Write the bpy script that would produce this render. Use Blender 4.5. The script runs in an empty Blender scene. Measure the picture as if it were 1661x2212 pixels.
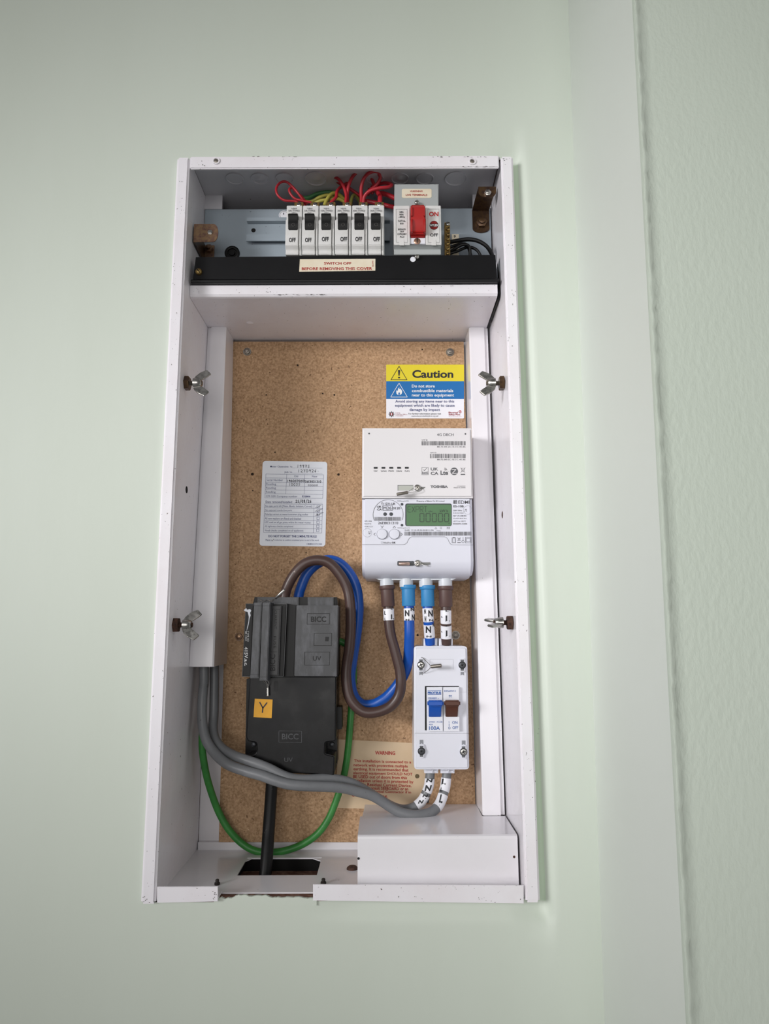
import bpy, bmesh, math, random
from mathutils import Vector, Matrix
random.seed(7)
S = bpy.context.scene
COL = S.collection
ZOFF = 1.40                                   # camera height above the floor

# ------------------------------------------------------------------ camera
F_PX, PITCH, YAW, ROLL, DIST = 1498.5, 0.160585, 0.000343, -0.003506, 0.75
_cp, _sp, _cy, _sy = math.cos(PITCH), math.sin(PITCH), math.cos(YAW), math.sin(YAW)
FW = Vector((_sy*_cp, _cy*_cp, _sp))
_rt = Vector((_cy, -_sy, 0)); _up = _rt.cross(FW)
RT = _rt*math.cos(ROLL) + _up*math.sin(ROLL)
UP = _up*math.cos(ROLL) - _rt*math.sin(ROLL)
CAM = Vector((0, -DIST, 0))
cd = bpy.data.cameras.new('camera'); cam = bpy.data.objects.new('camera', cd); COL.objects.link(cam)
cd.sensor_fit = 'HORIZONTAL'; cd.sensor_width = 36.0; cd.lens = F_PX/1661*36.0
cd.clip_start = 0.01
cam.matrix_world = Matrix(((RT.x, UP.x, -FW.x, CAM.x), (RT.y, UP.y, -FW.y, CAM.y), (RT.z, UP.z, -FW.z, CAM.z+ZOFF), (0, 0, 0, 1)))
S.camera = cam

# ------------------------------------------------------------------ light
W = bpy.data.worlds.new('room'); S.world = W; W.use_nodes = True
bg = W.node_tree.nodes['Background']; bg.inputs[0].default_value = (1.0, 0.985, 0.97, 1); bg.inputs[1].default_value = 0.13
def area(name, loc, target, sx, sy, power, color, spread=math.pi):
    d = bpy.data.lights.new(name, 'AREA'); d.shape = 'RECTANGLE'; d.size = sx; d.size_y = sy
    d.energy = power; d.color = color; d.spread = spread
    o = bpy.data.objects.new(name, d); COL.objects.link(o)
    o.location = Vector(loc)+Vector((0, 0, ZOFF))
    o.rotation_euler = (Vector(target)-Vector(loc)).to_track_quat('-Z', 'Y').to_euler()
    return o
area('side_window_daylight', (-1.84, -1.80, 0.46), (0.22, 0, 0.16), 0.95, 0.60, 3.25, (1.0, 0.99, 0.995), math.radians(38))
area('rear_fill_light', (-0.25, -2.70, 0.22), (-0.05, 0, 0.20), 1.60, 1.50, 14.5, (1.0, 0.98, 0.955), math.radians(150))  # added soft frontal fill behind the camera, no known window there
S.view_settings.view_transform = 'Standard'; S.view_settings.look = 'None'
S.view_settings.exposure = 0.0; S.view_settings.gamma = 1.0; S.view_settings.use_curve_mapping = False

# ------------------------------------------------------------------ measuring helpers
def at(px, py, y):
    """point of the plane at depth y that a sight line through the photograph's pixel meets"""
    d = FW + RT*((px-830.5)/F_PX) - UP*((py-1106)/F_PX)
    return CAM + d*((y+DIST)/d.y)
def atz(px, py, z):
    d = FW + RT*((px-830.5)/F_PX) - UP*((py-1106)/F_PX)
    return CAM + d*(z/d.z)
def reg(x0, y0, s): return lambda x, y: (x0+x/s, y0+y/s)
PX = reg(0, 0, 1)
ZA = reg(360, 320, 4.1525); ZB = reg(740, 320, 4.1525); ZC = reg(580, 350, 5.932); ZD = reg(800, 360, 5.19)
ZE = reg(780, 740, 4.885); ZF = reg(770, 910, 6.152); ZG = reg(770, 1060, 6.152); ZH = reg(540, 970, 8.305)
YA = reg(490, 1180, 5.358); YB = reg(490, 1440, 4.81); YC = reg(790, 1230, 6.152); YD = reg(860, 1360, 6.705)
YE = reg(720, 1570, 4.885); YF = reg(290, 1640, 3.691); YG = reg(640, 1700, 2.966); YH = reg(340, 1280, 4.2545)

def lin(c):
    return tuple(((v/255)/12.92 if v/255 <= 0.04045 else ((v/255+0.055)/1.055)**2.4) for v in c)
# ------------------------------------------------------------------ materials
MATS = {}
def mat(name, rgb, rough=0.5, metal=0.0, var=None, bump=None, specks=None, coat=0.0, spec=0.5, stretch=(1, 1, 1), emit=None, alpha=None, rough_var=None):
    """var=(scale, rgb2, lo, hi); bump=(scale, strength, distance); specks=list of (scale, threshold, rgb)"""
    if name in MATS: return MATS[name]
    m = bpy.data.materials.new(name); m.use_nodes = True
    nt = m.node_tree; N = nt.nodes; L = nt.links
    b = N['Principled BSDF']
    b.inputs['Roughness'].default_value = rough; b.inputs['Metallic'].default_value = metal
    b.inputs['Coat Weight'].default_value = coat; b.inputs['Specular IOR Level'].default_value = spec
    col = lin(rgb)+(1,)
    b.inputs['Base Color'].default_value = col
    tc = N.new('ShaderNodeTexCoord'); mp = N.new('ShaderNodeMapping'); L.new(tc.outputs['Object'], mp.inputs[0])
    mp.inputs['Scale'].default_value = stretch
    last = None
    if var:
        n = N.new('ShaderNodeTexNoise'); n.inputs['Scale'].default_value = var[0]; n.inputs['Detail'].default_value = 6; n.inputs['Roughness'].default_value = 0.6
        L.new(mp.outputs[0], n.inputs['Vector'])
        r = N.new('ShaderNodeMapRange'); r.inputs[1].default_value = var[2]; r.inputs[2].default_value = var[3]
        L.new(n.outputs[0], r.inputs[0])
        x = N.new('ShaderNodeMix'); x.data_type = 'RGBA'; x.inputs[6].default_value = col; x.inputs[7].default_value = lin(var[1])+(1,)
        L.new(r.outputs[0], x.inputs[0]); last = x.outputs[2]
    for sp in (specks or []):
        n = N.new('ShaderNodeTexNoise'); n.inputs['Scale'].default_value = sp[0]; n.inputs['Detail'].default_value = 3
        L.new(tc.outputs['Object'], n.inputs['Vector'])
        r = N.new('ShaderNodeMapRange'); r.inputs[1].default_value = sp[1]; r.inputs[2].default_value = sp[1]+0.03
        L.new(n.outputs[0], r.inputs[0])
        x = N.new('ShaderNodeMix'); x.data_type = 'RGBA'; x.inputs[6].default_value = col; x.inputs[7].default_value = lin(sp[2])+(1,)
        if last: L.new(last, x.inputs[6])
        L.new(r.outputs[0], x.inputs[0]); last = x.outputs[2]
    if last: L.new(last, b.inputs['Base Color'])
    if bump:
        n = N.new('ShaderNodeTexNoise'); n.inputs['Scale'].default_value = bump[0]; n.inputs['Detail'].default_value = 5
        L.new(mp.outputs[0], n.inputs['Vector'])
        bp = N.new('ShaderNodeBump'); bp.inputs['Strength'].default_value = bump[1]; bp.inputs['Distance'].default_value = bump[2]
        L.new(n.outputs[0], bp.inputs['Height']); L.new(bp.outputs[0], b.inputs['Normal'])
    if rough_var:
        n = N.new('ShaderNodeTexNoise'); n.inputs['Scale'].default_value = rough_var[0]; n.inputs['Detail'].default_value = 5
        L.new(mp.outputs[0], n.inputs['Vector'])
        r = N.new('ShaderNodeMapRange'); r.inputs[1].default_value = 0.35; r.inputs[2].default_value = 0.65; r.inputs[3].default_value = rough_var[1]; r.inputs[4].default_value = rough_var[2]
        L.new(n.outputs[0], r.inputs[0]); L.new(r.outputs[0], b.inputs['Roughness'])
    MATS[name] = m; return m

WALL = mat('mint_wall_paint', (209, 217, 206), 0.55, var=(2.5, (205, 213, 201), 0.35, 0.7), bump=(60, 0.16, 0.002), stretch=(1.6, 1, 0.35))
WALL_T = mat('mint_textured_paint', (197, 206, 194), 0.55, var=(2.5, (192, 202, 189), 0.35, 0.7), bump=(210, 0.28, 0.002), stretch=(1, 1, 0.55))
WALL_R = mat('lit_return_paint', (217, 222, 216), 0.5, var=(2.5, (213, 218, 211), 0.35, 0.7), bump=(50, 0.06, 0.002), stretch=(1, 1, 0.4))  # wall paint paled and greyed, light on the return put into the colour
WALL_G = mat('groove_green', (200, 217, 195), 0.5, bump=(60, 0.16, 0.002), stretch=(1.6, 1, 0.35))  # greener tone for the wall's groove faces right of the cabinet
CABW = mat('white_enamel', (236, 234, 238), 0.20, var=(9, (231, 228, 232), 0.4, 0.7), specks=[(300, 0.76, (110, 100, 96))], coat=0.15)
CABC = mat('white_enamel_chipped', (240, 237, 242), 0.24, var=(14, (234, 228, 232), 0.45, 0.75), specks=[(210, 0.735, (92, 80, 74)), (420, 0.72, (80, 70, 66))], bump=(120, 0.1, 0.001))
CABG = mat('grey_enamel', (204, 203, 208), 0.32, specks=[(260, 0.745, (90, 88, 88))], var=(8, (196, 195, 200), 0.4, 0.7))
PLATE = mat('blue_grey_enamel', (154, 165, 174), 0.36, var=(10, (146, 157, 166), 0.4, 0.7), specks=[(240, 0.745, (70, 74, 78))], coat=0.1)
BOARD = mat('chipboard', (196, 160, 124), 0.75, var=(420, (152, 118, 84), 0.36, 0.66), specks=[(140, 0.725, (104, 72, 46)), (260, 0.70, (96, 66, 42)), (380, 0.69, (214, 184, 148))], bump=(300, 0.2, 0.001))
BOARDE = mat('chipboard_edge', (96, 68, 44), 0.9, bump=(260, 0.5, 0.001))
BLACK = mat('black_sheet', (17, 17, 19), 0.42, var=(30, (21, 21, 23), 0.4, 0.7), spec=0.25)
BAKE = mat('black_bakelite', (12, 12, 14), 0.30, var=(30, (32, 32, 35), 0.52, 0.76), rough_var=(30, 0.22, 0.42), spec=0.26)
BAKEF = mat('black_bakelite_worn', (56, 57, 60), 0.40, var=(55, (84, 85, 90), 0.45, 0.72), bump=(150, 0.12, 0.001), stretch=(2, 1, 0.8))
BAKED = mat('black_bakelite_dark', (12, 12, 14), 0.4, spec=0.3)
RUBBER = mat('black_cable', (14, 14, 15), 0.45, spec=0.3, specks=[(160, 0.72, (60, 58, 56))])
GREYC = mat('grey_cable', (119, 121, 124), 0.42, var=(60, (112, 114, 117), 0.4, 0.7), specks=[(120, 0.74, (90, 90, 92))])
BROWNC = mat('brown_cable', (74, 55, 51), 0.38, specks=[(140, 0.745, (150, 130, 122))])
BROWNS = mat('brown_sleeve', (86, 62, 57), 0.5)
BLUEC = mat('blue_cable', (22, 84, 178), 0.36)
BLUES = mat('light_blue_sleeve', (52, 134, 190), 0.5)
GREENC = mat('green_cable', (60, 140, 62), 0.42, var=(60, (50, 122, 54), 0.4, 0.7), specks=[(90, 0.73, (40, 70, 40))])
REDW = mat('red_wire', (176, 36, 48), 0.4)
GYW = mat('green_yellow_wire_a', (176, 168, 76), 0.4)
GGW = mat('green_yellow_wire_b', (66, 122, 70), 0.4)
MCBW = mat('cream_white_moulding', (222, 221, 220), 0.4, var=(60, (212, 211, 208), 0.45, 0.7), specks=[(170, 0.74, (120, 112, 104))])
MCBG = mat('pale_grey_moulding', (170, 174, 174), 0.42, specks=[(150, 0.74, (110, 108, 104))])
LEVER = mat('black_lever', (17, 17, 18), 0.4, spec=0.2)
RED = mat('red_plastic', (172, 24, 22), 0.38, spec=0.3)
REDD = mat('red_print', (196, 44, 44), 0.6)
INK = mat('black_print', (36, 36, 40), 0.6)
INKG = mat('grey_print', (98, 98, 102), 0.6)
INKB = mat('blue_print', (32, 92, 168), 0.6)
INKN = mat('navy_print', (76, 82, 128), 0.6)
INKR = mat('dull_red_print', (172, 48, 44), 0.6)
INKW = mat('white_print', (236, 236, 236), 0.6)
PEN = mat('pen_ink', (48, 48, 62), 0.6)
CREAM = mat('cream_label', (232, 222, 200), 0.5, var=(40, (226, 212, 186), 0.4, 0.7))
CARD = mat('buff_card', (214, 190, 158), 0.65, var=(20, (206, 180, 146), 0.4, 0.7), specks=[(140, 0.745, (110, 84, 60))])
WHITEL = mat('white_label', (226, 230, 238), 0.35, coat=0.2)
YELLOW = mat('yellow_sign', (226, 208, 44), 0.4)
SIGNB = mat('blue_sign', (18, 108, 176), 0.4)
SIGNW = mat('white_sign', (238, 238, 244), 0.4)
AMBER = mat('amber_sticker', (236, 172, 40), 0.5, var=(60, (226, 160, 32), 0.4, 0.7))
HUBW = mat('warm_white_plastic', (228, 225, 227), 0.38)
METW = mat('cool_white_plastic', (222, 223, 234), 0.34)
ISOW = mat('isolator_white_plastic', (224, 225, 234), 0.30)
MODW = mat('module_white_plastic', (232, 233, 240), 0.35)
STUB = mat('grey_terminal_plastic', (206, 210, 216), 0.4)
LCD = mat('green_lcd', (84, 122, 84), 0.3, spec=0.3)
LCDI = mat('lcd_segment', (40, 62, 44), 0.3)
BEZEL = mat('dark_bezel', (52, 56, 64), 0.35)
STEEL = mat('bright_steel', (190, 188, 184), 0.28, metal=1.0, rough_var=(200, 0.2, 0.4))
DSTEEL = mat('dull_steel', (140, 134, 126), 0.45, metal=0.9, bump=(400, 0.2, 0.0005))
RUST = mat('rusty_iron', (88, 60, 48), 0.8, metal=0.2, var=(300, (52, 38, 32), 0.4, 0.65), bump=(500, 0.5, 0.0005))
ZINC = mat('yellow_zinc', (158, 128, 98), 0.34, metal=0.7, var=(260, (122, 92, 86), 0.40, 0.66))
ZINCD = mat('brown_zinc', (98, 76, 52), 0.32, metal=0.65, var=(200, (72, 54, 48), 0.40, 0.66))
BRASS = mat('brass', (176, 148, 92), 0.38, metal=0.85, var=(200, (126, 100, 62), 0.4, 0.7))
BRICK = mat('brick', (112, 74, 58), 0.9, var=(120, (150, 118, 98), 0.45, 0.7), bump=(200, 0.8, 0.002))
PLASTER = mat('broken_plaster', (196, 210, 192), 0.8, bump=(150, 0.8, 0.002))
VOID = mat('dark_cavity', (10, 9, 9), 0.9)

# ------------------------------------------------------------------ mesh builder
class MB:
    def __init__(s): s.v = []; s.f = []; s.m = []; s.sm = []; s.mats = []
    def slot(s, m):
        if m not in s.mats: s.mats.append(m)
        return s.mats.index(m)
    def add(s, vs, fs, m, smooth=False):
        o = len(s.v); s.v += [tuple(v) for v in vs]; k = s.slot(m)
        for f in fs: s.f.append([i+o for i in f]); s.m.append(k); s.sm.append(smooth)
    def from_bm(s, bm, m, smooth=False):
        bm.verts.index_update()
        s.add([v.co[:] for v in bm.verts], [[v.index for v in f.verts] for f in bm.faces], m, smooth); bm.free()
    def box(s, x0, x1, y0, y1, z0, z1, m, bev=0.0, seg=2, smooth=None):
        bm = bmesh.new(); bmesh.ops.create_cube(bm, size=1)
        for v in bm.verts: v.co = Vector(((x0+x1)/2+v.co.x*abs(x1-x0), (y0+y1)/2+v.co.y*abs(y1-y0), (z0+z1)/2+v.co.z*abs(z1-z0)))
        if bev: bmesh.ops.bevel(bm, geom=bm.edges[:], offset=bev, segments=seg, affect='EDGES', clamp_overlap=True)
        s.from_bm(bm, m, bool(bev) if smooth is None else smooth); return s
    def prism(s, pts, vec, m, bev=0.0, seg=2, front_only=False, smooth=None):
        """polygon pts (3D, planar) extruded along vec"""
        vec = Vector(vec); bm = bmesh.new()
        a = [bm.verts.new(Vector(p)) for p in pts]; b = [bm.verts.new(Vector(p)+vec) for p in pts]
        n = len(a); bm.faces.new(a); bm.faces.new(b[::-1])
        for i in range(n): bm.faces.new((a[i], b[i], b[(i+1) % n], a[(i+1) % n]))
        bmesh.ops.recalc_face_normals(bm, faces=bm.faces[:])
        if bev:
            if front_only:
                fs = set(a); g = [e for e in bm.edges if e.verts[0] in fs and e.verts[1] in fs]
            else: g = bm.edges[:]
            bmesh.ops.bevel(bm, geom=g, offset=bev, segments=seg, affect='EDGES', clamp_overlap=True)
        s.from_bm(bm, m, bool(bev) if smooth is None else smooth); return s
    def pxp(s, R, pts, yf, yb, m, bev=0.0, seg=2, front_only=True):
        """front outline measured in the photograph, standing on plane yf, extruded back to yb"""
        return s.prism([at(*R(*p), yf) for p in pts], (0, yb-yf, 0), m, bev, seg, front_only)
    def rect(s, R, l, t, r, b, yf, yb, m, bev=0.0, seg=2, rad=0.0, front_only=True):
        pts = [(l, t), (r, t), (r, b), (l, b)] if not rad else rr(l, t, r, b, rad)
        return s.pxp(R, pts, yf, yb, m, bev, seg, front_only)
    def tube(s, pts, r, m, n=10, caps=True, smooth=True):
        rs = r if isinstance(r, (list, tuple)) else [r]*len(pts)
        pts = [Vector(p) for p in pts]
        t0 = (pts[1]-pts[0]).normalized(); a = Vector((0, 0, 1)) if abs(t0.z) < 0.9 else Vector((1, 0, 0))
        u = t0.cross(a).normalized(); vs = []; fs = []
        for i, p in enumerate(pts):
            t = (pts[min(i+1, len(pts)-1)]-pts[max(i-1, 0)]).normalized()
            u = (u-t*u.dot(t)).normalized(); w = t.cross(u)
            for k in range(n):
                c = 2*math.pi*k/n; vs.append(p+(u*math.cos(c)+w*math.sin(c))*rs[i])
        for i in range(len(pts)-1):
            for k in range(n): fs.append((i*n+k, i*n+(k+1) % n, (i+1)*n+(k+1) % n, (i+1)*n+k))
        s.add(vs, fs, m, smooth)
        if caps:
            e = len(pts)-1
            s.add(vs[:n], [list(range(n))[::-1]], m); s.add(vs[e*n:], [list(range(n))], m)
        return s
    def lathe(s, c, axis, prof, m, n=16, smooth=True):
        """prof list of (radius, distance along axis)"""
        axis = Vector(axis).normalized(); a = Vector((0, 0, 1)) if abs(axis.z) < 0.9 else Vector((1, 0, 0))
        u = axis.cross(a).normalized(); w = axis.cross(u); c = Vector(c); vs = []; fs = []
        for r, h in prof:
            for k in range(n):
                t = 2*math.pi*k/n; vs.append(c+axis*h+(u*math.cos(t)+w*math.sin(t))*max(r, 1e-6))
        for i in range(len(prof)-1):
            for k in range(n): fs.append((i*n+k, (i+1)*n+k, (i+1)*n+(k+1) % n, i*n+(k+1) % n))
        fs.append(list(range(n))); fs.append(list(range((len(prof)-1)*n, len(prof)*n))[::-1])
        s.add(vs, fs, m, smooth); return s
    def quad(s, R, pts, y, m):
        s.add([at(*R(*p), y) for p in pts], [list(range(len(pts)))[::-1]], m); return s
    def line(s, R, pts, w, y, m, closed=False):
        """flat printed stroke of width w through the points, all in photograph units of R"""
        P = [Vector((p[0], p[1])) for p in pts]
        n = len(P); q = range(n if closed else n-1)
        for i in q:
            a, b = P[i], P[(i+1) % n]; d = b-a
            if d.length < 1e-6: continue
            d.normalize(); k = Vector((-d.y, d.x))*w/2; e = d*w*0.35
            s.quad(R, [a-e+k, b+e+k, b+e-k, a-e-k], y, m)
        return s
    def build(s, name, parent=None, org=None):
        me = bpy.data.meshes.new(name)
        o3 = Vector(org) if org is not None else (ORG.get(parent.name, Vector()) if parent else Vector())
        me.from_pydata([tuple(Vector(v)-o3) for v in s.v], [], s.f)
        for m in s.mats: me.materials.append(m)
        for p, k, q in zip(me.polygons, s.m, s.sm): p.material_index = k; p.use_smooth = q
        me.update()
        if any(s.sm):
            try: me.set_sharp_from_angle(angle=math.radians(50))
            except Exception: pass
        o = bpy.data.objects.new(name, me); COL.objects.link(o)
        if name in PRINT: o['kind'] = 'stuff'
        if parent: o.parent = parent; ORG[o.name] = o3
        else: o.location = o3; ORG[o.name] = o3
        return o
ORG = {}
PRINT = {'lettering', 'moulded_marks', 'handwriting', 'printed_form', 'band_letters', 'advice_print', 'caution_print', 'fire_print', 'emblems', 'digits', 'panel_line', 'seam'}
def rr(l, t, r, b, rad, n=4):
    out = []
    for cx, cy, a in ((r-rad, t+rad, -90), (r-rad, b-rad, 0), (l+rad, b-rad, 90), (l+rad, t+rad, 180)):
        for k in range(n+1):
            g = math.radians(a+90*k/n); out.append((cx+rad*math.cos(g), cy+rad*math.sin(g)))
    return out
def disc(cx, cy, rx, ry=None, n=20): return [(cx+rx*math.cos(2*math.pi*k/n), cy+(ry or rx)*math.sin(2*math.pi*k/n)) for k in range(n)]
def arc(cx, cy, r, a0, a1, n=14): return [(cx+r*math.cos(math.radians(a0+(a1-a0)*k/n)), cy+r*math.sin(math.radians(a0+(a1-a0)*k/n))) for k in range(n+1)]
def smooth(pts, n=6):
    P = [Vector(p) for p in pts]; out = []
    for i in range(len(P)-1):
        a, b, c, d = P[max(i-1, 0)], P[i], P[i+1], P[min(i+2, len(P)-1)]
        for k in range(n):
            t = k/n; out.append(0.5*((2*b)+(c-a)*t+(2*a-5*b+4*c-d)*t*t+(3*b-a-3*c+d)*t**3))
    out.append(P[-1]); return out
def path(R, pts, n=6): return smooth([at(*R(p[0], p[1]), p[2]) for p in pts], n)

TXC = {}
def glyphs(s, bold, res):
    k = (s, bold, res)
    if k not in TXC:
        c = bpy.data.curves.new('t', 'FONT'); c.body = s; c.resolution_u = res; c.offset = bold; c.fill_mode = 'FRONT'
        o = bpy.data.objects.new('t', c); me = o.to_mesh()
        vs = [v.co.copy() for v in me.vertices]; fs = [list(p.vertices) for p in me.polygons]
        o.to_mesh_clear(); bpy.data.objects.remove(o); bpy.data.curves.remove(c)
        TXC[k] = (vs, fs)
    return TXC[k]
def T(mb, s, R, l, t, r, b, y, m, bold=0.0, res=2, slope=0.0, lean=0.0, rot=0, yfun=None):
    """lettering s filling the box l,t,r,b (photograph units of R) on plane y; slope = drop per unit of run"""
    vs, fs = glyphs(s, bold, res)
    if not vs: return
    x0 = min(v.x for v in vs); x1 = max(v.x for v in vs); y0 = min(v.y for v in vs); y1 = max(v.y for v in vs)
    out = []
    for v in vs:
        u = (v.x-x0)/max(x1-x0, 1e-6); w = (v.y-y0)/max(y1-y0, 1e-6)
        if rot == 90: u, w = 1-w, u         # reads downwards is -90
        if rot == -90: u, w = w, 1-u
        px = l+(r-l)*u+lean*(w-0.5); py = b+(t-b)*w+slope*(px-l)
        q = R(px, py); out.append(at(*q, yfun(*q) if yfun else y))
    mb.add(out, [f for f in fs], m)
SEGD = {'0': 'abcdef', 'E': 'afged', 'X': 'xy', 'P': 'abfge', 'R': 'abfgeq', 'T': 'ah'}

# ------------------------------------------------------------------ scene graph helpers
def tag(o, label, cat, group=None, kind=None):
    if label: o['label'] = label
    if cat: o['category'] = cat
    if group: o['group'] = group
    if kind: o['kind'] = kind
    return o
def thing(name, loc, label, cat, group=None):
    o = bpy.data.objects.new(name, None); COL.objects.link(o); o.location = loc; o.empty_display_size = 0.02
    ORG[o.name] = Vector(loc); return tag(o, label, cat, group)
def struct(o): o['kind'] = 'structure'; return o
def screw(mb, c, r, m, axis=(0, -1, 0), h=0.0015, slot=None, hexa=False, ang=0.6, mslot=None):
    c = Vector(c); a = Vector(axis).normalized()
    if hexa: mb.lathe(c, a, [(r, 0), (r, h), (r*0.9, h*1.1)], m, n=6, smooth=False); mb.lathe(c+a*h*1.1, a, [(r*0.55, 0), (r*0.55, h*0.7), (r*0.42, h*0.8)], m, n=12)
    else: mb.lathe(c, a, [(r, 0), (r, h*0.5), (r*0.8, h*0.9), (r*0.3, h*1.05)], m, n=16)
    if slot:
        u = Vector((math.cos(ang), 0, math.sin(ang))); w = Vector((-math.sin(ang), 0, math.cos(ang)))
        p = c+a*(h*1.1)
        mb.add([p+u*r*0.85+w*r*0.13, p-u*r*0.85+w*r*0.13, p-u*r*0.85-w*r*0.13, p+u*r*0.85-w*r*0.13], [(0, 1, 2, 3)], mslot or VOID)

# ================================================================== SETTING
YW = 0.006                                       # wall surface
XL, XR, ZT, ZBt = -0.2462, 0.1553, 0.5525, -0.2767   # cabinet outside
XPR = 0.2233
def lean_x(z): return 0.2156+(z+0.387)*(0.2325-0.2156)/(1.153)
def sm(t): t = max(0, min(1, t)); return t*t*(3-2*t)
mb = MB()
xs = [-1.6, -1.2, -0.9, -0.7, -0.5, -0.38, -0.30, XL] + [XL+(XR-XL)*k/24 for k in range(1, 24)] + [XR, XR+.003, XR+.006, XR+.009, XR+.012, XR+.015, XR+.018, XR+.022, 0.19, 0.205, None]
zs = [-1.2, -0.9, -0.6, -0.45, -0.36, -0.32, ZBt-.024, ZBt-.020, ZBt-.016, ZBt-.012, ZBt-.008, ZBt-.004, ZBt] + [ZBt+(ZT-ZBt)*k/30 for k in range(1, 30)] + [ZT, 0.57, 0.60, 0.66, 0.75, 0.9, 1.1, 1.3]
def wall_y(x, z):
    dx = x-XR; dz = ZBt-z; y = YW
    if z < ZT+0.004 and z > ZBt-0.03 and dx > -1e-6: y = max(y, YW+0.012*(1-sm((dx-0.006)/0.012))*sm((z-ZBt+0.03)/0.02))
    if dz > -1e-6 and XL+0.16 < x < XR+0.03: y = max(y, YW+0.005*(1-sm((dz-0.004)/0.016))*sm((x-XL-0.16)/0.06)*(1-sm((x-XR-0.004)/0.014)))
    return y
vv = []; ff = []
for z in zs:
    for x in xs:
        X = lean_x(z) if x is None else x
        vv.append((X, wall_y(X, z), z))
nx = len(xs)
for j in range(len(zs)-1):
    for i in range(nx-1):
        xm = ((xs[i] or 0)+(xs[i+1] if xs[i+1] is not None else 0.22))/2; zm = (zs[j]+zs[j+1])/2
        if XL < xm < XR and ZBt < zm < ZT: continue
        ff.append((j*nx+i, j*nx+i+1, (j+1)*nx+i+1, (j+1)*nx+i))
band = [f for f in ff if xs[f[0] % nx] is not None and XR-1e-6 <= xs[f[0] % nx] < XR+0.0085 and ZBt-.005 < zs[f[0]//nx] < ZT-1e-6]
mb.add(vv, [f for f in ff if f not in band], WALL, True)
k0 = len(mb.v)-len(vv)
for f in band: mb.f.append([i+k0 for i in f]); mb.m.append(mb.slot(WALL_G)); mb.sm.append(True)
wall = struct(mb.build('wall_back'))
# masonry sides of the opening (real depth behind the plaster)
mb = MB(); d = 0.19
for x0, x1, z0, z1 in ((XL-.03, XL-.001, ZBt-.03, ZT+.03), (XR+.001, XR+.03, ZBt-.03, ZT+.03), (XL-.03, XR+.03, ZT+.001, ZT+.03)):
    mb.box(x0, x1, YW+0.013, d, z0, z1, BRICK)
mb.box(XL-.03, XR+.03, d, d+0.02, ZBt-.03, ZT+.03, BRICK)
mb.box(XL-.03, XR+.03, YW+0.013, d, ZBt-.055, ZBt-.012, BRICK)
mb.build('opening_masonry', wall)
mb = MB()                                         # broken plaster lip under the gap between the two front strips
pts = []
jag = [(462, 1936), (472, 1941), (478, 1939), (486, 1943), (494, 1939.5), (500, 1941), (508, 1936), (515, 1933.5), (522, 1935), (530, 1933), (538, 1936.5), (547, 1937), (556, 1934.5), (566, 1935.5), (575, 1934), (582, 1938), (590, 1939.5), (600, 1938.5), (612, 1940), (622, 1938), (634, 1939), (645, 1937.5), (655, 1939.5), (664, 1941), (684, 1940)]
for i in range(len(jag)-1):
    for t in (0, .33, .66):
        pts.append(at(jag[i][0]+(jag[i+1][0]-jag[i][0])*t, jag[i][1]+(jag[i+1][1]-jag[i][1])*t+random.uniform(-.6, .6), YW-0.001))
pts += [at(684, 1940, YW-0.001), at(684, 1956, YW-0.001), at(462, 1956, YW-0.001)]
mb.prism(pts, (0, 0.003, 0), WALL)
mb.build('plaster_edge', wall)
mb = MB()
x = -0.178
mb.box(-0.18, -0.06, 0.0082, 0.06, -0.290, -0.2740, BRICK)
mb.build('brick', wall)

mb = MB()                                          # pier standing forward on the right: return face and front face
zz = [-1.2+2.5*k/40 for k in range(41)]
YP = -0.200
vv = []; ff = []
for z in zz: vv += [(lean_x(z), YW+0.004, z), (lean_x(z), YP+0.004, z)]
for k in range(40): ff.append((2*k, 2*k+1, 2*k+3, 2*k+2))
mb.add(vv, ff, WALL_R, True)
struct(mb.build('wall_return'))
mb = MB(); vv = []; ff = []; zz = [-1.2+2.5*k/400 for k in range(401)]
for z in zz:
    j = random.uniform(-.0006, .0006); x = lean_x(z)
    vv += [(x, YP+0.005, z), (x-0.0006+j*.6, YP+0.001, z), (x-0.0002+j, YP-0.0016, z), (x+0.0018+j, YP-0.0018, z), (x+0.0045+j*2, YP+0.0004, z), (x+0.012, YP, z), (0.9, YP, z)]
for k in range(400):
    for i in range(6): ff.append((7*k+i, 7*k+i+1, 7*k+8+i, 7*k+7+i))
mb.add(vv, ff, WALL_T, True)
struct(mb.build('wall_right'))

# ================================================================== CABINET
XI0, XI1, ZF0, ZC1, YBK = -0.2311, 0.1398, -0.272, 0.551, 0.162
cab = thing('meter_cabinet', (-.045, 0.08, ZBt), 'tall white enamelled steel meter cabinet with missing door, recessed in green wall', 'cabinet')
mb = MB(); mb.box(XL, XI0, 0.0, YBK, ZBt, ZT, CABC, 0.0022); mb.build('side_panel', cab)
mb = MB(); mb.box(XI1+0.0008, XR, 0.0, YBK, ZBt, ZT, CABC, 0.0022); mb.build('side_panel', cab)
mb = MB(); mb.box(XI0, XI1, YBK, YBK+.003, ZF0, ZC1, CABW); mb.build('back_panel', cab)
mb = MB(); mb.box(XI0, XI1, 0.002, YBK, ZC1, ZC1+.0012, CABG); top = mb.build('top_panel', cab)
for px, w in ((507.4, 38.5), (561.6, 38), (614.5, 38.5), (682.2, 47), (809.8, 38), (864, 38), (917.7, 38), (984.7, 47.5)):
    c = atz(px, 385, ZC1); dep = (c-CAM).dot(FW); r = w/2*dep/F_PX
    k = MB(); k.lathe(c, (0, 0, -1), [(r, 0), (r, .0014), (r-.0009, .0014), (r-.0013, .0002), (r*.5, .0002), (r*.3, .0014), (r*.15, .0020)] if px in (561.6, 864, 682.2) else [(r, 0), (r, .0014), (r-.0009, .0014), (r-.0013, .0002)], CABG, n=32)
    k.build('knockout', top)
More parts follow.
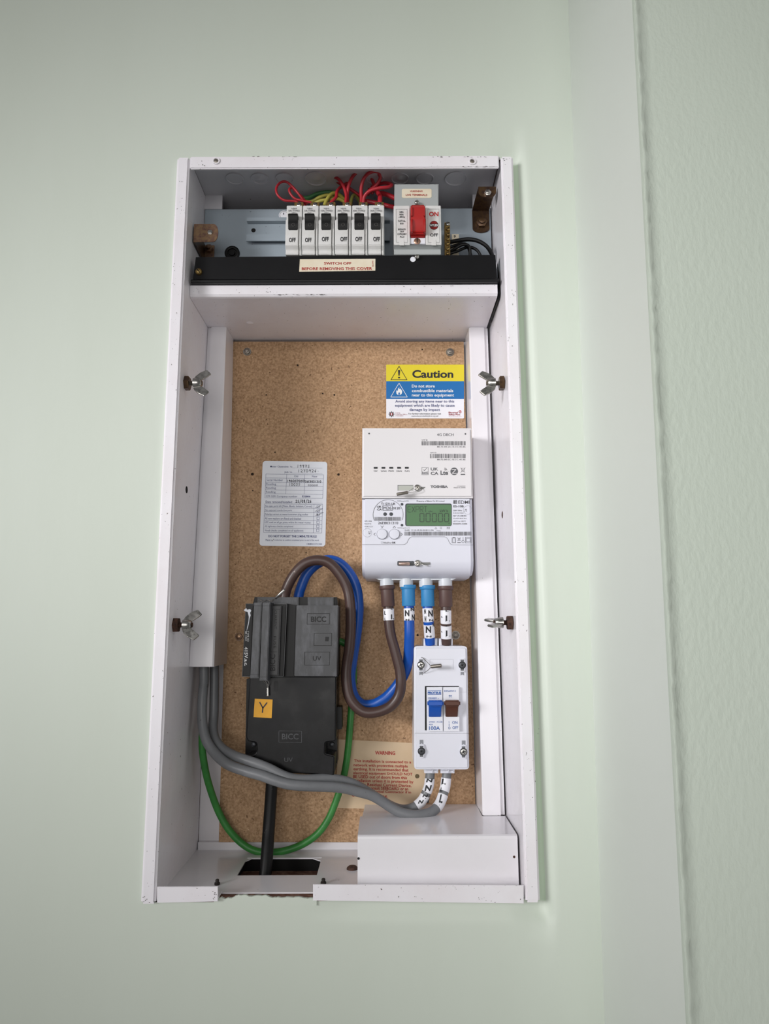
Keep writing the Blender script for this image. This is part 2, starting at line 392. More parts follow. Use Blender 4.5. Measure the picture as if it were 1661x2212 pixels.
mb = MB(); mb.box(XI0+.0006, 0.1384, 0.0, 0.004, 0.5366, 0.5528, CABC, 0.0012); lip = mb.build('top_rail', cab)
for px, py in ((467, 348), (1020, 349)):
    c = at(px, py, -0.0002); k = MB()
    k.lathe(c, (0, -1, 0), [(.0046, 0), (.0044, .0012), (.0030, .0012), (.0026, -.0004)], CABC, n=20)
    k.lathe(c+Vector((0, -.0003, 0)), (0, -1, 0), [(.0026, 0), (.0022, .0003)], DSTEEL, n=14)
    k.build('rail_screw', lip)
# floor with a rough cut cable hole
mb = MB()
hx0, hx1, hy0, hy1 = -0.1634, -0.0755, 0.067, 0.125
xs2 = [XI0, hx0, hx1, XI1]; ys2 = [0.018, hy0, hy1, YBK]
for i in range(3):
    for j in range(3):
        if i == 1 and j == 1: continue
        mb.box(xs2[i], xs2[i+1], ys2[j], ys2[j+1], ZF0-.0015, ZF0, CABW)
mb.prism([(hx1, hy1, ZF0-.0004), (hx1-.011, hy1, ZF0-.0004), (hx1, hy1-.010, ZF0-.0004)], (0, 0, -.001), CABW)
mb.prism([(hx0, hy1, ZF0-.0004), (hx0+.006, hy1, ZF0-.0004), (hx0, hy1-.010, ZF0-.0004)], (0, 0, -.001), CABW)
fl = mb.build('floor_panel', cab)
mb = MB(); mb.box(hx0-.006, hx1+.006, hy0-.006, hy1+.006, ZF0-.10, ZF0-.095, VOID)
mb.box(hx0-.008, hx0-.006, hy0-.006, hy1+.006, ZF0-.10, ZF0-.002, VOID); mb.box(hx1+.006, hx1+.008, hy0-.006, hy1+.006, ZF0-.10, ZF0-.002, VOID)
mb.box(hx0-.006, hx1+.006, hy0-.008, hy0-.006, ZF0-.10, ZF0-.002, VOID); mb.box(hx0-.006, hx1+.006, hy1+.006, hy1+.008, ZF0-.10, ZF0-.002, VOID)
mb.build('cable_hole', fl)
mb = MB(); mb.rect(YB, -300, 1825, 1360, 1905, 0.155, 0.162, CABW); mb.build('rear_kick_strip', cab)
# two pieces of the front bottom strip
for l, t, r, b, nm in ((339, 1916, 470.5, 1950.5, 0), (676, 1911, 1131.5, 1950.5, 1)):
    mb = MB(); p0 = at((l+r)/2, (t+b)/2, 0)
    mb.pxp(PX, [(l, t), (r, t-0.5 if nm == 0 else t+2), (r, b-3 if nm == 0 else b+1.5), (l, b if nm == 0 else b-5)], 0.0, 0.0018, CABC, 0.0004)
    a = at(l, t, 0); c = at(r, b, 0)
    mb.box(a.x, c.x, 0.0016, 0.019, ZF0, ZF0+.0013, CABC)
    o = mb.build('front_strip', cab)
for px, py in ((469, 1911), (698.5, 1909)):
    c = atz(px, py, ZF0); mb = MB(); mb.lathe(c, (0, 0, 1), [(.0030, 0), (.0030, .0020), (.0020, .0024), (.0020, .0048), (.0015, .0054)], mat('dark_iron', (46, 40, 36), .7, metal=.3), n=8); mb.build('strip_bolt', cab)
c = atz(761, 1877, ZF0); mb = MB(); mb.lathe(c, (0, 0, 1), [(.0065, 0), (.006, .0018), (.004, .0032), (.001, .0038)], RUST, n=18); mb.build('floor_screw', cab)
# shelf / tray below the switchgear
mb = MB()
zb, zt = 0.386, 0.400
mb.prism([(-.2308, .024, zt), (-.2308, .024, zb+.003), (-.2308, .0262, zb+.0006), (-.2308, .029, zb), (-.2308, .158, zb), (-.2308, .158, zb+.0015), (-.2308, .0275, zb+.0015), (-.2308, .0262, zt)], (0.3667, 0, 0), CABC)
sh = mb.build('divider_shelf', cab)
mb = MB(); mb.lathe(atz(540, 698, zb), (0, 0, -1), [(.0048, 0), (.003, .0009), (.001, .0012)], CABC, n=16); mb.build('dimple', sh)
# vertical cable trunking, left and right
def chan(top_o, top_i, bot_o, bot_i, ydep, name, yb=0.1495):
    """outer/inner front edge points at top and bottom"""
    mb = MB(); t0, t1, b0, b1 = [Vector(p) for p in (top_o, top_i, bot_o, bot_i)]
    sgn = 1 if t1.x > t0.x else -1
    def ring(o, i):
        k = 0.0045*sgn
        return [o, o+Vector((k, 0, 0)), o+Vector((k*1.1, -.003, 0)), i+Vector((-k*.4, -.003, 0)), i+Vector((0, -.0015, 0)), Vector((i.x+.0008*sgn, yb, i.z)), Vector((i.x-.001*sgn, yb, i.z)), i+Vector((-.0012*sgn, 0.0, 0)), Vector((o.x, o.y+.0012, o.z))]
    A = ring(t0, t1); B = ring(b0, b1); n = len(A)
    mb.add(A+B, [(i, (i+1) % n, n+(i+1) % n, n+i) for i in range(n)]+[list(range(n)), list(range(n, 2*n))], CABW)
    return mb.build(name, cab)
lc = chan((-.2308, .112, .3858), (-.2065, .112, .3858), (-.2308, .087, at(416, 1440, .087).z), (at(463, 1440, .087).x, .087, at(416, 1440, .087).z), 0, 'cable_trunking')
rc = chan((.1372, .116, .3858), (.1125, .116, .3858), (.1385, .100, -.2183), (.1125, .100, -.2183), 0, 'cable_trunking')
# upper rear flanges either side of the mounting plate
zp = at(700, 451, .074).z
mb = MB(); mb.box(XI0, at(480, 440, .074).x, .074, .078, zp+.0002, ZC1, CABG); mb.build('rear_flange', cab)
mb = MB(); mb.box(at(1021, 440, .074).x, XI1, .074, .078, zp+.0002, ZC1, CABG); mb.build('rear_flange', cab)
# chips worn through the enamel along the edges
random.seed(21); mb = MB(); CH = mat('bare_chip', (74, 66, 62), .8)
def chips(x0, x1, y0, y1, n, yd, sx, sy):
    for k in range(n):
        cx, cy = random.uniform(x0, x1), random.uniform(y0, y1); a, b = random.uniform(.4, 1)*sx, random.uniform(.4, 1)*sy
        mb.quad(PX, [(cx+a*math.cos(t)*random.uniform(.5, 1), cy+b*math.sin(t)*random.uniform(.5, 1)) for t in [2*math.pi*q/7 for q in range(7)]], yd, CH)
chips(540, 640, 337.5, 339, 10, -.0003, 4, .7); chips(930, 1076, 337.5, 340, 12, -.0003, 4, .8); chips(1000, 1076, 359, 361, 12, -.0003, 5, .7); chips(412, 450, 342, 360, 4, -.0003, 1.5, 1.5)
chips(590, 720, 635, 637.5, 20, .0236, 4.5, .7); chips(415, 600, 620, 634, 9, .0236, 1.2, 1.2); chips(860, 1060, 622, 636, 8, .0236, 1.2, 1.2); chips(840, 990, 617.5, 619, 6, .0236, 3, .6)
chips(1086, 1104, 342, 350, 5, -.0003, 2, 1); chips(1104, 1120, 600, 680, 5, -.0003, .8, 2.5); chips(1098, 1110, 450, 920, 5, -.0003, 1, 2); chips(372, 392, 560, 700, 6, -.0003, 1, 1.8); chips(384, 400, 340, 480, 5, -.0003, .8, 2)
chips(1140, 1164, 1560, 1900, 6, -.0003, 1, 1.4); chips(308, 318, 1936, 1948, 6, -.0003, 2, 1.5); chips(455, 469, 1918, 1945, 7, -.0003, 1.8, 1.8); chips(860, 920, 1934, 1946, 7, -.0003, 2, 1); chips(1030, 1050, 1935, 1946, 5, -.0003, 2, 1); chips(870, 1125, 1912.5, 1914, 9, -.0003, 3, .5)
o = mb.build('paint_chips', cab); o['kind'] = 'stuff'
# screw holes in the side panels
for px, py, x in ((403, 1058, XI0), (1085, 1112, XI1+.0008)):
    d = FW+RT*((px-830.5)/F_PX)-UP*((py-1106)/F_PX); c = CAM+d*(x/d.x); s = 1 if x < 0 else -1
    mb = MB(); mb.lathe(c, (s, 0, 0), [(.0042, -.002), (.0042, .0002)], VOID if x < 0 else RUST, n=16); mb.build('side_hole', cab)

# ------------------------------------------------------------------ wing bolts on the cabinet sides
def wing(px, py, x, ang, label, rusty, yw):
    d = FW+RT*((px-830.5)/F_PX)-UP*((py-1106)/F_PX); c = CAM+d*(x/d.x); s = 1 if x < 0 else -1
    t = thing('wing_bolt', c, label, 'wing bolt', 'wing bolts on the cabinet sides')
    mb = MB(); mb.lathe(c, (s, 0, 0), [(.0085, 0), (.0085, .0045), (.0075, .0055)], RUST if rusty else ZINCD, n=6, smooth=False); mb.build('hex_nut', t)
    mb = MB(); prof = []
    for k in range(14): prof += [(.0029, .0055+k*.0011), (.0024, .006+k*.0011)]
    mb.lathe(c, (s, 0, 0), prof, RUST if rusty else DSTEEL, n=12); mb.build('threaded_stud', t)
    mb = MB(); b0 = c+Vector((s*.010, 0, 0))
    mb.lathe(b0, (s, 0, 0), [(.0062, 0), (.0058, .004), (.0048, .0085), (.004, .009)], STEEL, n=18)
    for q in (1, -1):
        dv = Vector((0, math.cos(ang)*q, math.sin(ang)*q)); nv = Vector((0, -math.sin(ang), math.cos(ang)))
        P = [b0+dv*r+Vector((s*h, 0, 0)) for r, h in ((.003, -.001), (.0085, .0008), (.0140, .0062), (.0178, .0138), (.0122, .0192), (.0078, .0142), (.0042, .0092))]
        mb.prism([p-nv*.0013 for p in P], nv*.0026, STEEL, 0.0006)
    mb.build('wing_nut', t)
wing(400, 828, XI0, 1.35, 'zinc wing nut on rusty bolt, upper left inside the cabinet', False, 0)
wing(376, 1350, XI0, 1.2, 'zinc wing nut on rusty bolt, lower left inside the cabinet', True, 0)
wing(1088, 828, XI1, 1.25, 'bright wing nut on short bolt beside the caution sign', False, 0)
wing(1106, 1345, XI1, 0.25, 'edge-on wing nut on rusty bolt right of the white isolator', True, 0)

# ================================================================== BACKBOARD
YB0 = 0.150
bd = thing('backboard', (-.045, .156, at(760, 1819, YB0).z), 'brown chipboard backboard with nail holes behind the meter', 'board')
mb = MB(); mb.pxp(PX, [(502, 738), (1001.5, 738), (1029, 1819), (472.5, 1819)], YB0, .1615, BOARD); mb.build('panel', bd)
for px, py, m in ((534, 760, DSTEEL), (972, 761, DSTEEL), (517, 1375, ZINC), (984, 1372, DSTEEL)):
    c = at(px, py, YB0-.0001); mb = MB()
    mb.lathe(c, (0, -1, 0), [(.0056, 0), (.0056, .0008)], DSTEEL if m is DSTEEL else ZINCD, n=20)
    screw(mb, c+Vector((0, -.0008, 0)), .0044, m, hexa=True, h=.0026); mb.build('fixing_bolt', bd)
for px, py, r in ((643, 789, 1.6), (722, 853, 1.5), (697, 850, 1.2), (545, 1024, 2.4), (731, 1025, 2.0), (594, 977, 1.2), (546, 1060, 1.1), (661, 1194, 1.0), (902, 1372, 1.8), (912, 755, 1.3), (575, 853, 1.2)):
    c = at(px, py, YB0-.0002); r = r*.00058; mb = MB()
    mb.lathe(c, (0, -1, 0), [(r*1.5, -.001), (r*1.35, .00025), (r, .0003), (r*.8, .0001)], mat('hole_dark', (44, 30, 20), .9), n=10); mb.build('nail_hole', bd)

# ================================================================== CONSUMER UNIT
plate_z0 = at(700, 560, .074).z
pl = thing('mounting_plate', (-.045, .076, plate_z0-.02), 'blue-grey steel mounting plate behind the breakers', 'plate')
mb = MB(); mb.box(XI0+.0005, XI1-.001, .074, .0755, plate_z0-.03, zp, PLATE, 0.0005); mb.build('panel', pl)
mb = MB(); mb.box(XI0+.0005, XI1-.001, .0755, .095, zp-.0015, zp-.0003, PLATE); mb.build('top_fold', pl)
g = at(502, 548, .0735); mb = MB(); mb.lathe(g, (0, -1, 0), [(.0095, 0), (.0095, .0025), (.0080, .0035), (.0060, .003), (.0058, .001), (.0040, .001), (.0035, .0028), (.002, .0028)], RUBBER, n=26); mb.build('grommet', pl)
c = at(613, 465, .0735); mb = MB(); mb.lathe(c, (0, -1, 0), [(.0064, 0), (.0064, .0003)], SIGNW, n=28)
for k in range(28):
    a0, a1 = 2*math.pi*k/28, 2*math.pi*(k+1)/28
    q = [c+Vector((math.cos(a)*r, -.0004, math.sin(a)*r)) for a, r in ((a0, .0054), (a1, .0054), (a1, .0050), (a0, .0050))]; mb.add(q, [(0, 1, 2, 3)], INK)
T(mb, '1', ZC, 188, 650, 198, 674, .0730, INK, bold=.02); mb.build('circuit_number_disc', pl)
# din rail
rl = [q for q in (532.5, 842)]
zr = [at(700, py, .066).z for py in (469, 477.5, 504.5, 520)]
mb = MB(); a, b2 = at(532.5, 495, .066).x, at(842, 495, .066).x
prof = [(.066, zr[0]), (.066, zr[1]+.0006), (.0725, zr[1]), (.0725, zr[2]), (.066, zr[2]-.0006), (.066, zr[3]), (.0672, zr[3]), (.0672, zr[2]-.0016), (.0738, zr[2]-.001), (.0738, zr[1]+.001), (.0672, zr[1]+.0016), (.0672, zr[0])]
mb.prism([(a, y, z) for y, z in prof], (b2-a, 0, 0), PLATE)
rail = mb.build('din_rail', org=(a, .074, zr[3])); tag(rail, 'grey steel mounting rail left of the row of breakers', 'rail')
c = at(547.5, 497.5, .0724); mb = MB(); mb.lathe(c, (0, -1, 0), [(.0028, 0), (.0028, .0002)], VOID, n=18); mb.build('slot_hole', rail)

# ---- six miniature circuit breakers
YM = .016
def zf(py, y): return at(725, py, y).z
pitch = (at(831, 500, YM).x-at(616.5, 500, YM).x)/6
w = pitch*0.985
zz_ = dict(top=zf(443.5, YM+.004), step=zf(474, YM), lt=zf(463.5, YM), lb=zf(497.5, YM), nb=zf(529.5, YM))
def breaker_parts(t, x0):
    x1 = x0+w; xm = x0+w*0.80
    mb = MB()
    yb = .066
    za = zf(540, YM+.009); zc = zf(549.5, YM+.0042)
    mb.prism([(x0, y, z) for y, z in ((YM, zz_['step']), (YM, zz_['nb']), (YM+.0050, zf(540.5, YM+.0050)), (YM+.0050, zf(544.6, YM+.0050)), (YM+.0042, zf(545.4, YM+.0042)), (YM+.0042, zc), (yb, zc), (yb, zz_['step']))], (xm-x0, 0, 0), MCBW, 0.0006)
    mb.prism([(x0+.0004, y, z) for y, z in ((YM+.004, zz_['top']), (YM+.0035, zz_['step']-.003), (yb, zz_['step']-.003), (yb, zz_['top']))], (x1-x0-.0008, 0, 0), MCBW, 0.0005)
    body = mb.build('body', t)
    mb = MB()
    mb.prism([(xm+.0006, y, z) for y, z in ((YM+.0035, zz_['step']), (YM+.0015, zz_['step']-.001), (YM+.0015, zz_['nb']), (YM+.0058, zf(541, YM+.0058)), (YM+.0058, zc), (yb, zc), (yb, zz_['step']))], (w*.12, 0, 0), MCBW, 0.0005)
    mb.prism([(xm+w*.135, y, z) for y, z in ((YM+.005, zz_['top']), (YM+.005, zz_['nb']), (YM+.0068, zf(541, YM+.0068)), (YM+.0068, zc), (yb, zc), (yb, zz_['top']))], (w*.06, 0, 0), MCBG, 0.0003)
    mb.build('side_ridge', t)
    mb = MB(); a, b = x0+w*.17, x0+w*.765; zl, zh = zz_['lb'], zz_['lt']; h = zh-zl
    prof = [(YM+.004, zh), (YM-.0035, zh-.0004), (YM-.0050, zh-h*.12), (YM-.0030, zh-h*.30), (YM-.0028, zh-h*.55), (YM-.0020, zh-h*.8), (YM+.0002, zl), (YM+.006, zl)]
    mb.prism([(a, y, z) for y, z in prof], (b-a, 0, 0), LEVER, 0.0005)
    lv = mb.build('lever', t)
    mb = MB(); c = Vector(((a+b)/2+.0005, YM-.0027, zl+h*.27))
    R0 = .0021
    for k in range(16):
        a0, a1 = 2*math.pi*k/16, 2*math.pi*(k+1)/16
        mb.add([c+Vector((math.cos(q)*r, -.0003+.0004*(math.sin(q) < 0), math.sin(q)*r)) for q, r in ((a0, R0), (a1, R0), (a1, R0*.75), (a0, R0*.75))], [(0, 1, 2, 3)], mat('lever_mark', (70, 68, 66), .6))
    mb.build('off_mark', lv)
    mb = MB(); zt2 = zz_['top']
    mb.box(x0+w*.40, x0+w*.96, YM+.016, YM+.030, zt2-.004, zt2+.0125, BRASS, 0.0005); tm = mb.build('terminal', t)
    mb = MB(); screw(mb, (x0+w*.70, YM+.016, zt2+.0088), .0027, STEEL, slot=True, ang=.5, h=.001); mb.build('terminal_screw', tm)
lefts = [at(616.5+35.75*i, 500, YM).x for i in range(6)]
names = ['NB05|5A-TYPE2', 'NB05|5A-TYPE2', 'NB15|15A-TYPE2', 'NB30|30A-TYPE2', 'NB30|30A-TYPE2', 'NB30|30A-TYPE2']
blab = ['white circuit breaker marked 5A, leftmost of the row on the rail', 'white circuit breaker marked 5A, second from the left with smudged OFF', 'white circuit breaker marked 15A, third in the row',
        'white circuit breaker marked 30A, next to the 15A breaker', 'white circuit breaker marked 30A, middle of the three 30A breakers', 'white circuit breaker marked 30A at the right end of the row']
offx = [(262, 348), (468, 552), (683, 772), (920, 1008), (1112, 1199), (1341, 1428)]
labx = [(255, 398), (458, 596), (668, 818), (882, 1036), (1078, 1233), (1303, 1456)]
first = None
for i in range(6):
    t = thing('circuit_breaker', (lefts[i]+w/2, .045, zf(556, YM+.012)), blab[i], 'circuit breaker', 'row of miniature circuit breakers')
    if first is None:
        breaker_parts(t, lefts[0]); first = t
    else:
        for ch in list(first.children):
            if ch.name.startswith('lettering'): continue
            c = ch.copy(); COL.objects.link(c); c.parent = t
            for g in ch.children: d = g.copy(); COL.objects.link(d); d.parent = c
    mb = MB(); l, r = offx[i]
    T(mb, 'OFF', ZC, l, 958 if i > 1 else 970, r, 1016 if i > 1 else 1026, YM-.0003, INK, bold=.03, res=3)
    l, r = labx[i]; a, b = names[i].split('|'); m_ = (l+r)/2; yy = YM+.0032
    T(mb, a, ZC, m_-34, 585, m_+34, 604, yy, INKG, bold=.01); T(mb, b, ZC, l, 613, r, 633, yy, INKG, bold=.01); T(mb, '240V~', ZC, m_-32, 641, m_+34, 655, yy, INKG)
    mb.build('lettering', t)

# ---- main switch
YS = .012
ms = thing('main_switch', (at(901, 540, .04).x, .045, at(901, 549, .03).z), 'white main switch with red toggle beside the row of breakers', 'switch')
x0, x1 = at(850.5, 486, YS).x, at(953, 486, YS).x
zt_, zb_ = at(901, 443.8, YS).z, at(901, 528.5, YS).z
mb = MB(); xa, xb_ = at(885.5, 480, YS).x, at(919, 480, YS).x
pf = [(YS, zt_), (YS, zb_), (.07, zb_), (.07, zt_)]
mb.prism([(x0, y, z) for y, z in pf], (xa-x0, 0, 0), MCBW, .0006); mb.prism([(xb_, y, z) for y, z in pf], (x1-xb_, 0, 0), MCBW, .0006)
mb.box(xa, xb_, YS+.006, .07, zb_, zt_, MCBW)
for cx in (352, 712):
    mb.pxp(ZD, [(cx-24, 880), (cx-24, 832)]+[(cx+24*math.cos(math.radians(a)), 838-24*math.sin(math.radians(a))) for a in range(170, 0, -20)]+[(cx+24, 832), (cx+24, 880)], YS-.0006, YS+.001, MCBW)
mb.build('body', ms)
mb = MB()
mb.prism([(x0+.0002, y, z) for y, z in ((YS+.0005, zb_), (YS+.0070, at(901, 538, YS+.0070).z), (YS+.0076, at(901, 539.5, YS+.0076).z), (YS+.0076, at(901, 549.8, YS+.0076).z), (.07, at(901, 549.8, YS+.0076).z), (.07, zb_))], (x1-x0-.0004, 0, 0), MCBG, .0006)
mb.build('lower_shroud', ms)
mb = MB(); mb.rect(ZD, 270, 192, 766, 470, .026, .07, MCBG, .0012); mb.rect(ZD, 276, 236, 762, 470, .0255, .027, MCBG, .0004); up_ = mb.build('terminal_shroud', ms)
mb = MB(); mb.rect(ZD, 352, 248, 687, 349, .0251, .0256, CREAM, rad=18)
T(mb, 'WARNING', ZD, 443, 264, 585, 286, .0248, INKR, bold=.012); T(mb, 'LIVE TERMINALS', ZD, 397, 305, 637, 328, .0248, INKR, bold=.012); mb.build('warning_label', up_)
mb = MB(); screw(mb, at(*ZD(521, 410), .0225), .0030, STEEL, slot=True, ang=1.5, h=.003, mslot=DSTEEL); mb.build('shroud_screw', up_)
mb = MB()
zt2, zb2 = at(901, *[ZD(0, 426)[1]], YS-.006).z, at(901, ZD(0, 738)[1], YS-.006).z
xa2, xb2 = at(ZD(452, 0)[0], 470, YS-.006).x, at(ZD(614, 0)[0], 470, YS-.006).x
mid = (zt2+zb2)/2
mb.prism([(xa2, y, z) for y, z in ((YS+.004, zt2), (YS-.006, zt2), (YS-.0115, zt2-.006), (YS-.0095, mid), (YS-.007, zb2+.004), (YS-.004, zb2), (YS+.004, zb2))], (xb2-xa2, 0, 0), RED, .0012)
q = (xb2-xa2)*.16
for a in (xa2-.0004, xb2-q+.0004): mb.prism([(a, y, z) for y, z in ((YS+.004, mid-.001), (YS-.0115, mid-.003), (YS-.011, zb2+.006), (YS-.008, zb2-.0005), (YS+.004, zb2))], (q, 0, 0), RED, .0008)
for a in (xa2+.0002, xb2-q*.75-.0002): mb.prism([(a, y, z) for y, z in ((YS, zt2-.004), (YS-.0135, zt2-.007), (YS-.0115, mid), (YS, mid))], (q*.75, 0, 0), RED, .0006)
tg = mb.build('toggle', ms)
mb = MB(); zl_ = at(901, ZD(0, 795)[1], YS+.001).z
mb.box(xa+.0008, xb_-.0008, YS+.001, YS+.006, zl_, zb2+.002, mat('dark_red_plastic', (140, 24, 24), .4), .0005); mb.build('toggle_skirt', ms)
mb = MB(); mb.rect(ZD, 446, 797, 616, 865, YS+.002, YS+.007, MODW, .0003); pp = mb.build('screw_plate', ms)
mb = MB(); screw(mb, at(*ZD(524, 838), YS+.002), .0040, mat('copper_screw', (176, 140, 120), .35, metal=.8), slot=True, ang=1.5, h=.0012); mb.build('plate_screw', pp)
mb = MB(); y = YS-.0003
mb.line(ZD, [(287, 477), (412, 477), (418, 850), (380, 850)], 2.2, y, INKG); mb.line(ZD, [(322, 850), (290, 848), (287, 477)], 2.2, y, INKG)
mb.line(ZD, [(740, 850), (776, 850), (768, 475), (643, 475), (647, 850), (686, 850)], 2.2, y, INKG)
for s, l, r, cy in (('240v', 325, 372, 508), ('100A', 325, 373, 536), ('~50Hz', 313, 387, 564), ('CAT.No.', 310, 396, 609), ('810', 333, 370, 637), ('BS5419:', 312, 398, 702), ('1977', 332, 376, 729), ('CATEGORY', 302, 407, 757), ('AC21', 329, 380, 785)):
    T(mb, s, ZD, l, cy-10, r, cy+10, y, INK, bold=.022)
T(mb, 'ON', ZD, 658, 506, 763, 557, y, REDD, bold=.03, res=4); T(mb, 'OFF', ZD, 670, 748, 757, 783, y, INK, bold=.02, res=4); mb.build('lettering', ms)
mb = MB(); mb.quad(ZD, disc(713, 657, 50, 50, 32), y, INK)
for k in range(-5, 6):
    xx = 713+k*8.6; hh = math.sqrt(max(46**2-(k*8.6)**2, 0))
    if hh < 17: continue
    for sg in (-1, 1): mb.quad(ZD, [(xx-2.4, 657+sg*17), (xx+2.4, 657+sg*17), (xx+2.4, 657+sg*hh), (xx-2.4, 657+sg*hh)] if sg > 0 else [(xx-2.4, 657-hh), (xx+2.4, 657-hh), (xx+2.4, 657-17), (xx-2.4, 657-17)], y-.0001, RED)
T(mb, 'WYLEX', ZD, 666, 645, 760, 669, y-.0002, INKW, bold=.03); mb.build('round_badge', ms)

# ---- brass neutral bar
nb = thing('terminal_bar', (at(966, 520, .05).x, .05, at(966, 552, .05).z), 'brass terminal bar with slotted screws right of the red toggle switch', 'terminal bar')
mb = MB(); mb.pxp(ZD, [(832, 622), (893, 622), (896, 1010), (836, 1010)], .048, .058, BRASS, .0006); mb.build('bar', nb)
for k, (cx, cy) in enumerate(((866, 645), (868, 703), (868, 762), (868, 812), (866, 864), (866, 922), (866, 972))):
    mb = MB(); screw(mb, at(*ZD(cx, cy), .0478), .0027, STEEL if k == 0 else BRASS, slot=True, ang=(0.6, .9, .6, 1.0, .5, .9, .4)[k], h=.002); mb.build('terminal_screw', nb)
mb = MB(); mb.rect(ZD, 913, 755, 992, 852, .060, .062, CREAM); T(mb, '9', ZD, 934, 768, 957, 798, .0597, INK, bold=.03); mb.build('number_tag', nb)
mb = MB(); mb.rect(ZD, 913, 858, 992, 1010, .061, .063, CREAM); T(mb, '7', ZD, 940, 876, 956, 905, .0607, INK, bold=.03); mb.build('number_tag', nb)

# ---- black trough cover with caution strip
tr = thing('trough_cover', (-.045, .035, .401), 'black sheet cover below the breakers with cream SWITCH OFF label', 'cover')
mb = MB()
ya, yb_ = .0216, .0210
pa = [at(423, 555.5, ya), at(1070, 550.5, ya), at(1073.5, 603, yb_), at(416.5, 603, yb_)]
mb.prism(pa, (0, .0012, 0), BLACK)
z1, z0 = pa[2].z, .4005
prof = [(yb_, z1), (yb_-.0028, z1-.0006), (yb_-.0042, z1-.0025), (yb_-.0042, z0+.0018), (yb_-.003, z0), (yb_+.002, z0), (yb_+.002, z1)]
mb.prism([(-.2285, y, z) for y, z in prof], (.3655, 0, 0), BLACK, .0003)
mb.prism([(p.x, p.y+.0005, p.z) for p in (pa[0], pa[1])]+[(pa[1].x, .071, pa[1].z), (pa[0].x, .071, pa[0].z)], (0, 0, -.0008), BLACK)
mb.build('sheet', tr)
def ytr(px, py):
    t = (py-553)/(603-553); return ya+(yb_-ya)*t-.0004
mb = MB()
lab = [(402, 1246), (1370, 1240), (1368, 1392), (392, 1405)]
P = [at(*ZC(*p), ytr(*ZC(*p))) for p in lab]; mb.prism(P, (0, .0003, 0), CREAM)
yl = lambda a, b: ytr(a, b)-.0003
T(mb, 'SWITCH OFF', ZC, 710, 1281, 1060, 1314, 0, INKR, bold=.02, yfun=yl); T(mb, 'BEFORE REMOVING THIS COVER', ZC, 425, 1349, 1328, 1385, 0, INKR, bold=.02, yfun=yl, slope=-.003)
T(mb, '06190', ZC, 1325, 1264, 1345, 1342, 0, INKR, yfun=yl, rot=-90); mb.build('label', tr)
mb = MB(); c = at(*ZA(282, 1098), .017); screw(mb, c+Vector((0, .004, 0)), .0040, BRASS, slot=True, ang=-.9, h=.004); mb.build('cover_screw', tr)
mb = MB(); c = at(*ZD(521, 1022), .0211); screw(mb, c, .0030, STEEL, slot=True, ang=.9, h=.004, mslot=DSTEEL); mb.build('cover_screw', tr)
mb = MB(); c = at(*ZD(477, 1040), .0210); mb.lathe(c, (0, -1, 0), [(.0033, 0), (.0033, .0003)], MODW, n=20); mb.build('keyhole', tr)

# ---- zinc brackets
def pxr(l, r, py, y): return at(l, py, y).x, at(r, py, y).x
bk = thing('bracket', (.125, .073, at(1038, 503, .0735).z), 'brown plated steel cranked bracket with two bolts, upper right corner', 'bracket', 'plated brackets in the top compartment')
zw = at(1039, 454.4, .072).z
def dshape(x0, x1, z0, z1, y, down=True, r=.006):
    out = [(x0, y, z1), (x1, y, z1)]
    out += [(x1, y, z0+r)]+[(x1-(x1-x0)/2*(1-math.cos(math.radians(a))), y, z0+r-r*math.sin(math.radians(a))) for a in range(15, 180, 15)]+[(x0, y, z0+r)]
    return out
fx0, fx1 = pxr(1020.6, 1057, 480, .0725); tx0, tx1 = pxr(1033.5, 1071.8, 415, .025)
mb = MB(); mb.prism(dshape(fx0, fx1, at(1039, 502.6, .0725).z, zw, .0722), (0, .0014, 0), ZINCD, .0003); mb.build('foot', bk)
mb = MB(); mb.prism([(fx0, .0735, zw), (fx1, .0735, zw), (tx1, .025, zw), (tx0, .025, zw)], (0, 0, .0014), ZINCD); mb.build('web', bk)
mb = MB(); mb.prism(dshape(tx0, tx1, at(1052, 427.5, .025).z, zw+.0014, .0245, r=.008), (0, .0014, 0), ZINCD, .0003); mb.build('tab', bk)
mb = MB(); screw(mb, at(*ZD(1245, 632), .0718), .0072, ZINCD, hexa=True, h=.004); mb.build('bolt', bk)
mb = MB(); screw(mb, at(*ZD(1315, 298), .0243), .0042, STEEL, hexa=True, h=.0022); mb.build('bolt', bk)
bk = thing('bracket', (-.225, .073, at(453, 553, .0735).z), 'brassy plated bracket with rounded tab against the left cabinet side', 'bracket', 'plated brackets in the top compartment')
zt3, zb3 = at(450, 484, .025).z, at(450, 523, .025).z; xl3, xr3 = at(418.5, 503, .025).x, at(471.5, 503, .025).x
mb = MB(); zc3 = (zt3+zb3)/2; hh = (zt3-zb3)/2
mb.prism([(xl3, .0245, zb3), (xl3, .0245, zt3), (xr3-.006, .0245, zt3)]+[(xr3-.006+.006*math.cos(math.radians(a)), .0245, zc3+hh*math.sin(math.radians(a))) for a in range(75, -90, -15)]+[(xr3-.006, .0245, zb3)], (0, .0014, 0), ZINC, .0003); mb.build('tab', bk)
mb = MB(); mb.box(xl3, xl3+.0014, .0255, .0735, zb3, zt3, ZINCD); mb.build('web', bk)
mb = MB(); mb.box(xl3, at(463, 540, .0725).x, .0722, .0736, zb3-.004, zt3, ZINC, .0004); mb.build('foot', bk)
mb = MB(); screw(mb, at(*ZA(382, 905), .0718), .0050, ZINC, hexa=True, h=.0035); mb.build('bolt', bk)
mb = MB(); screw(mb, at(*ZA(390, 756), .0243), .0032, STEEL, hexa=True, h=.0008); mb.build('bolt', bk)

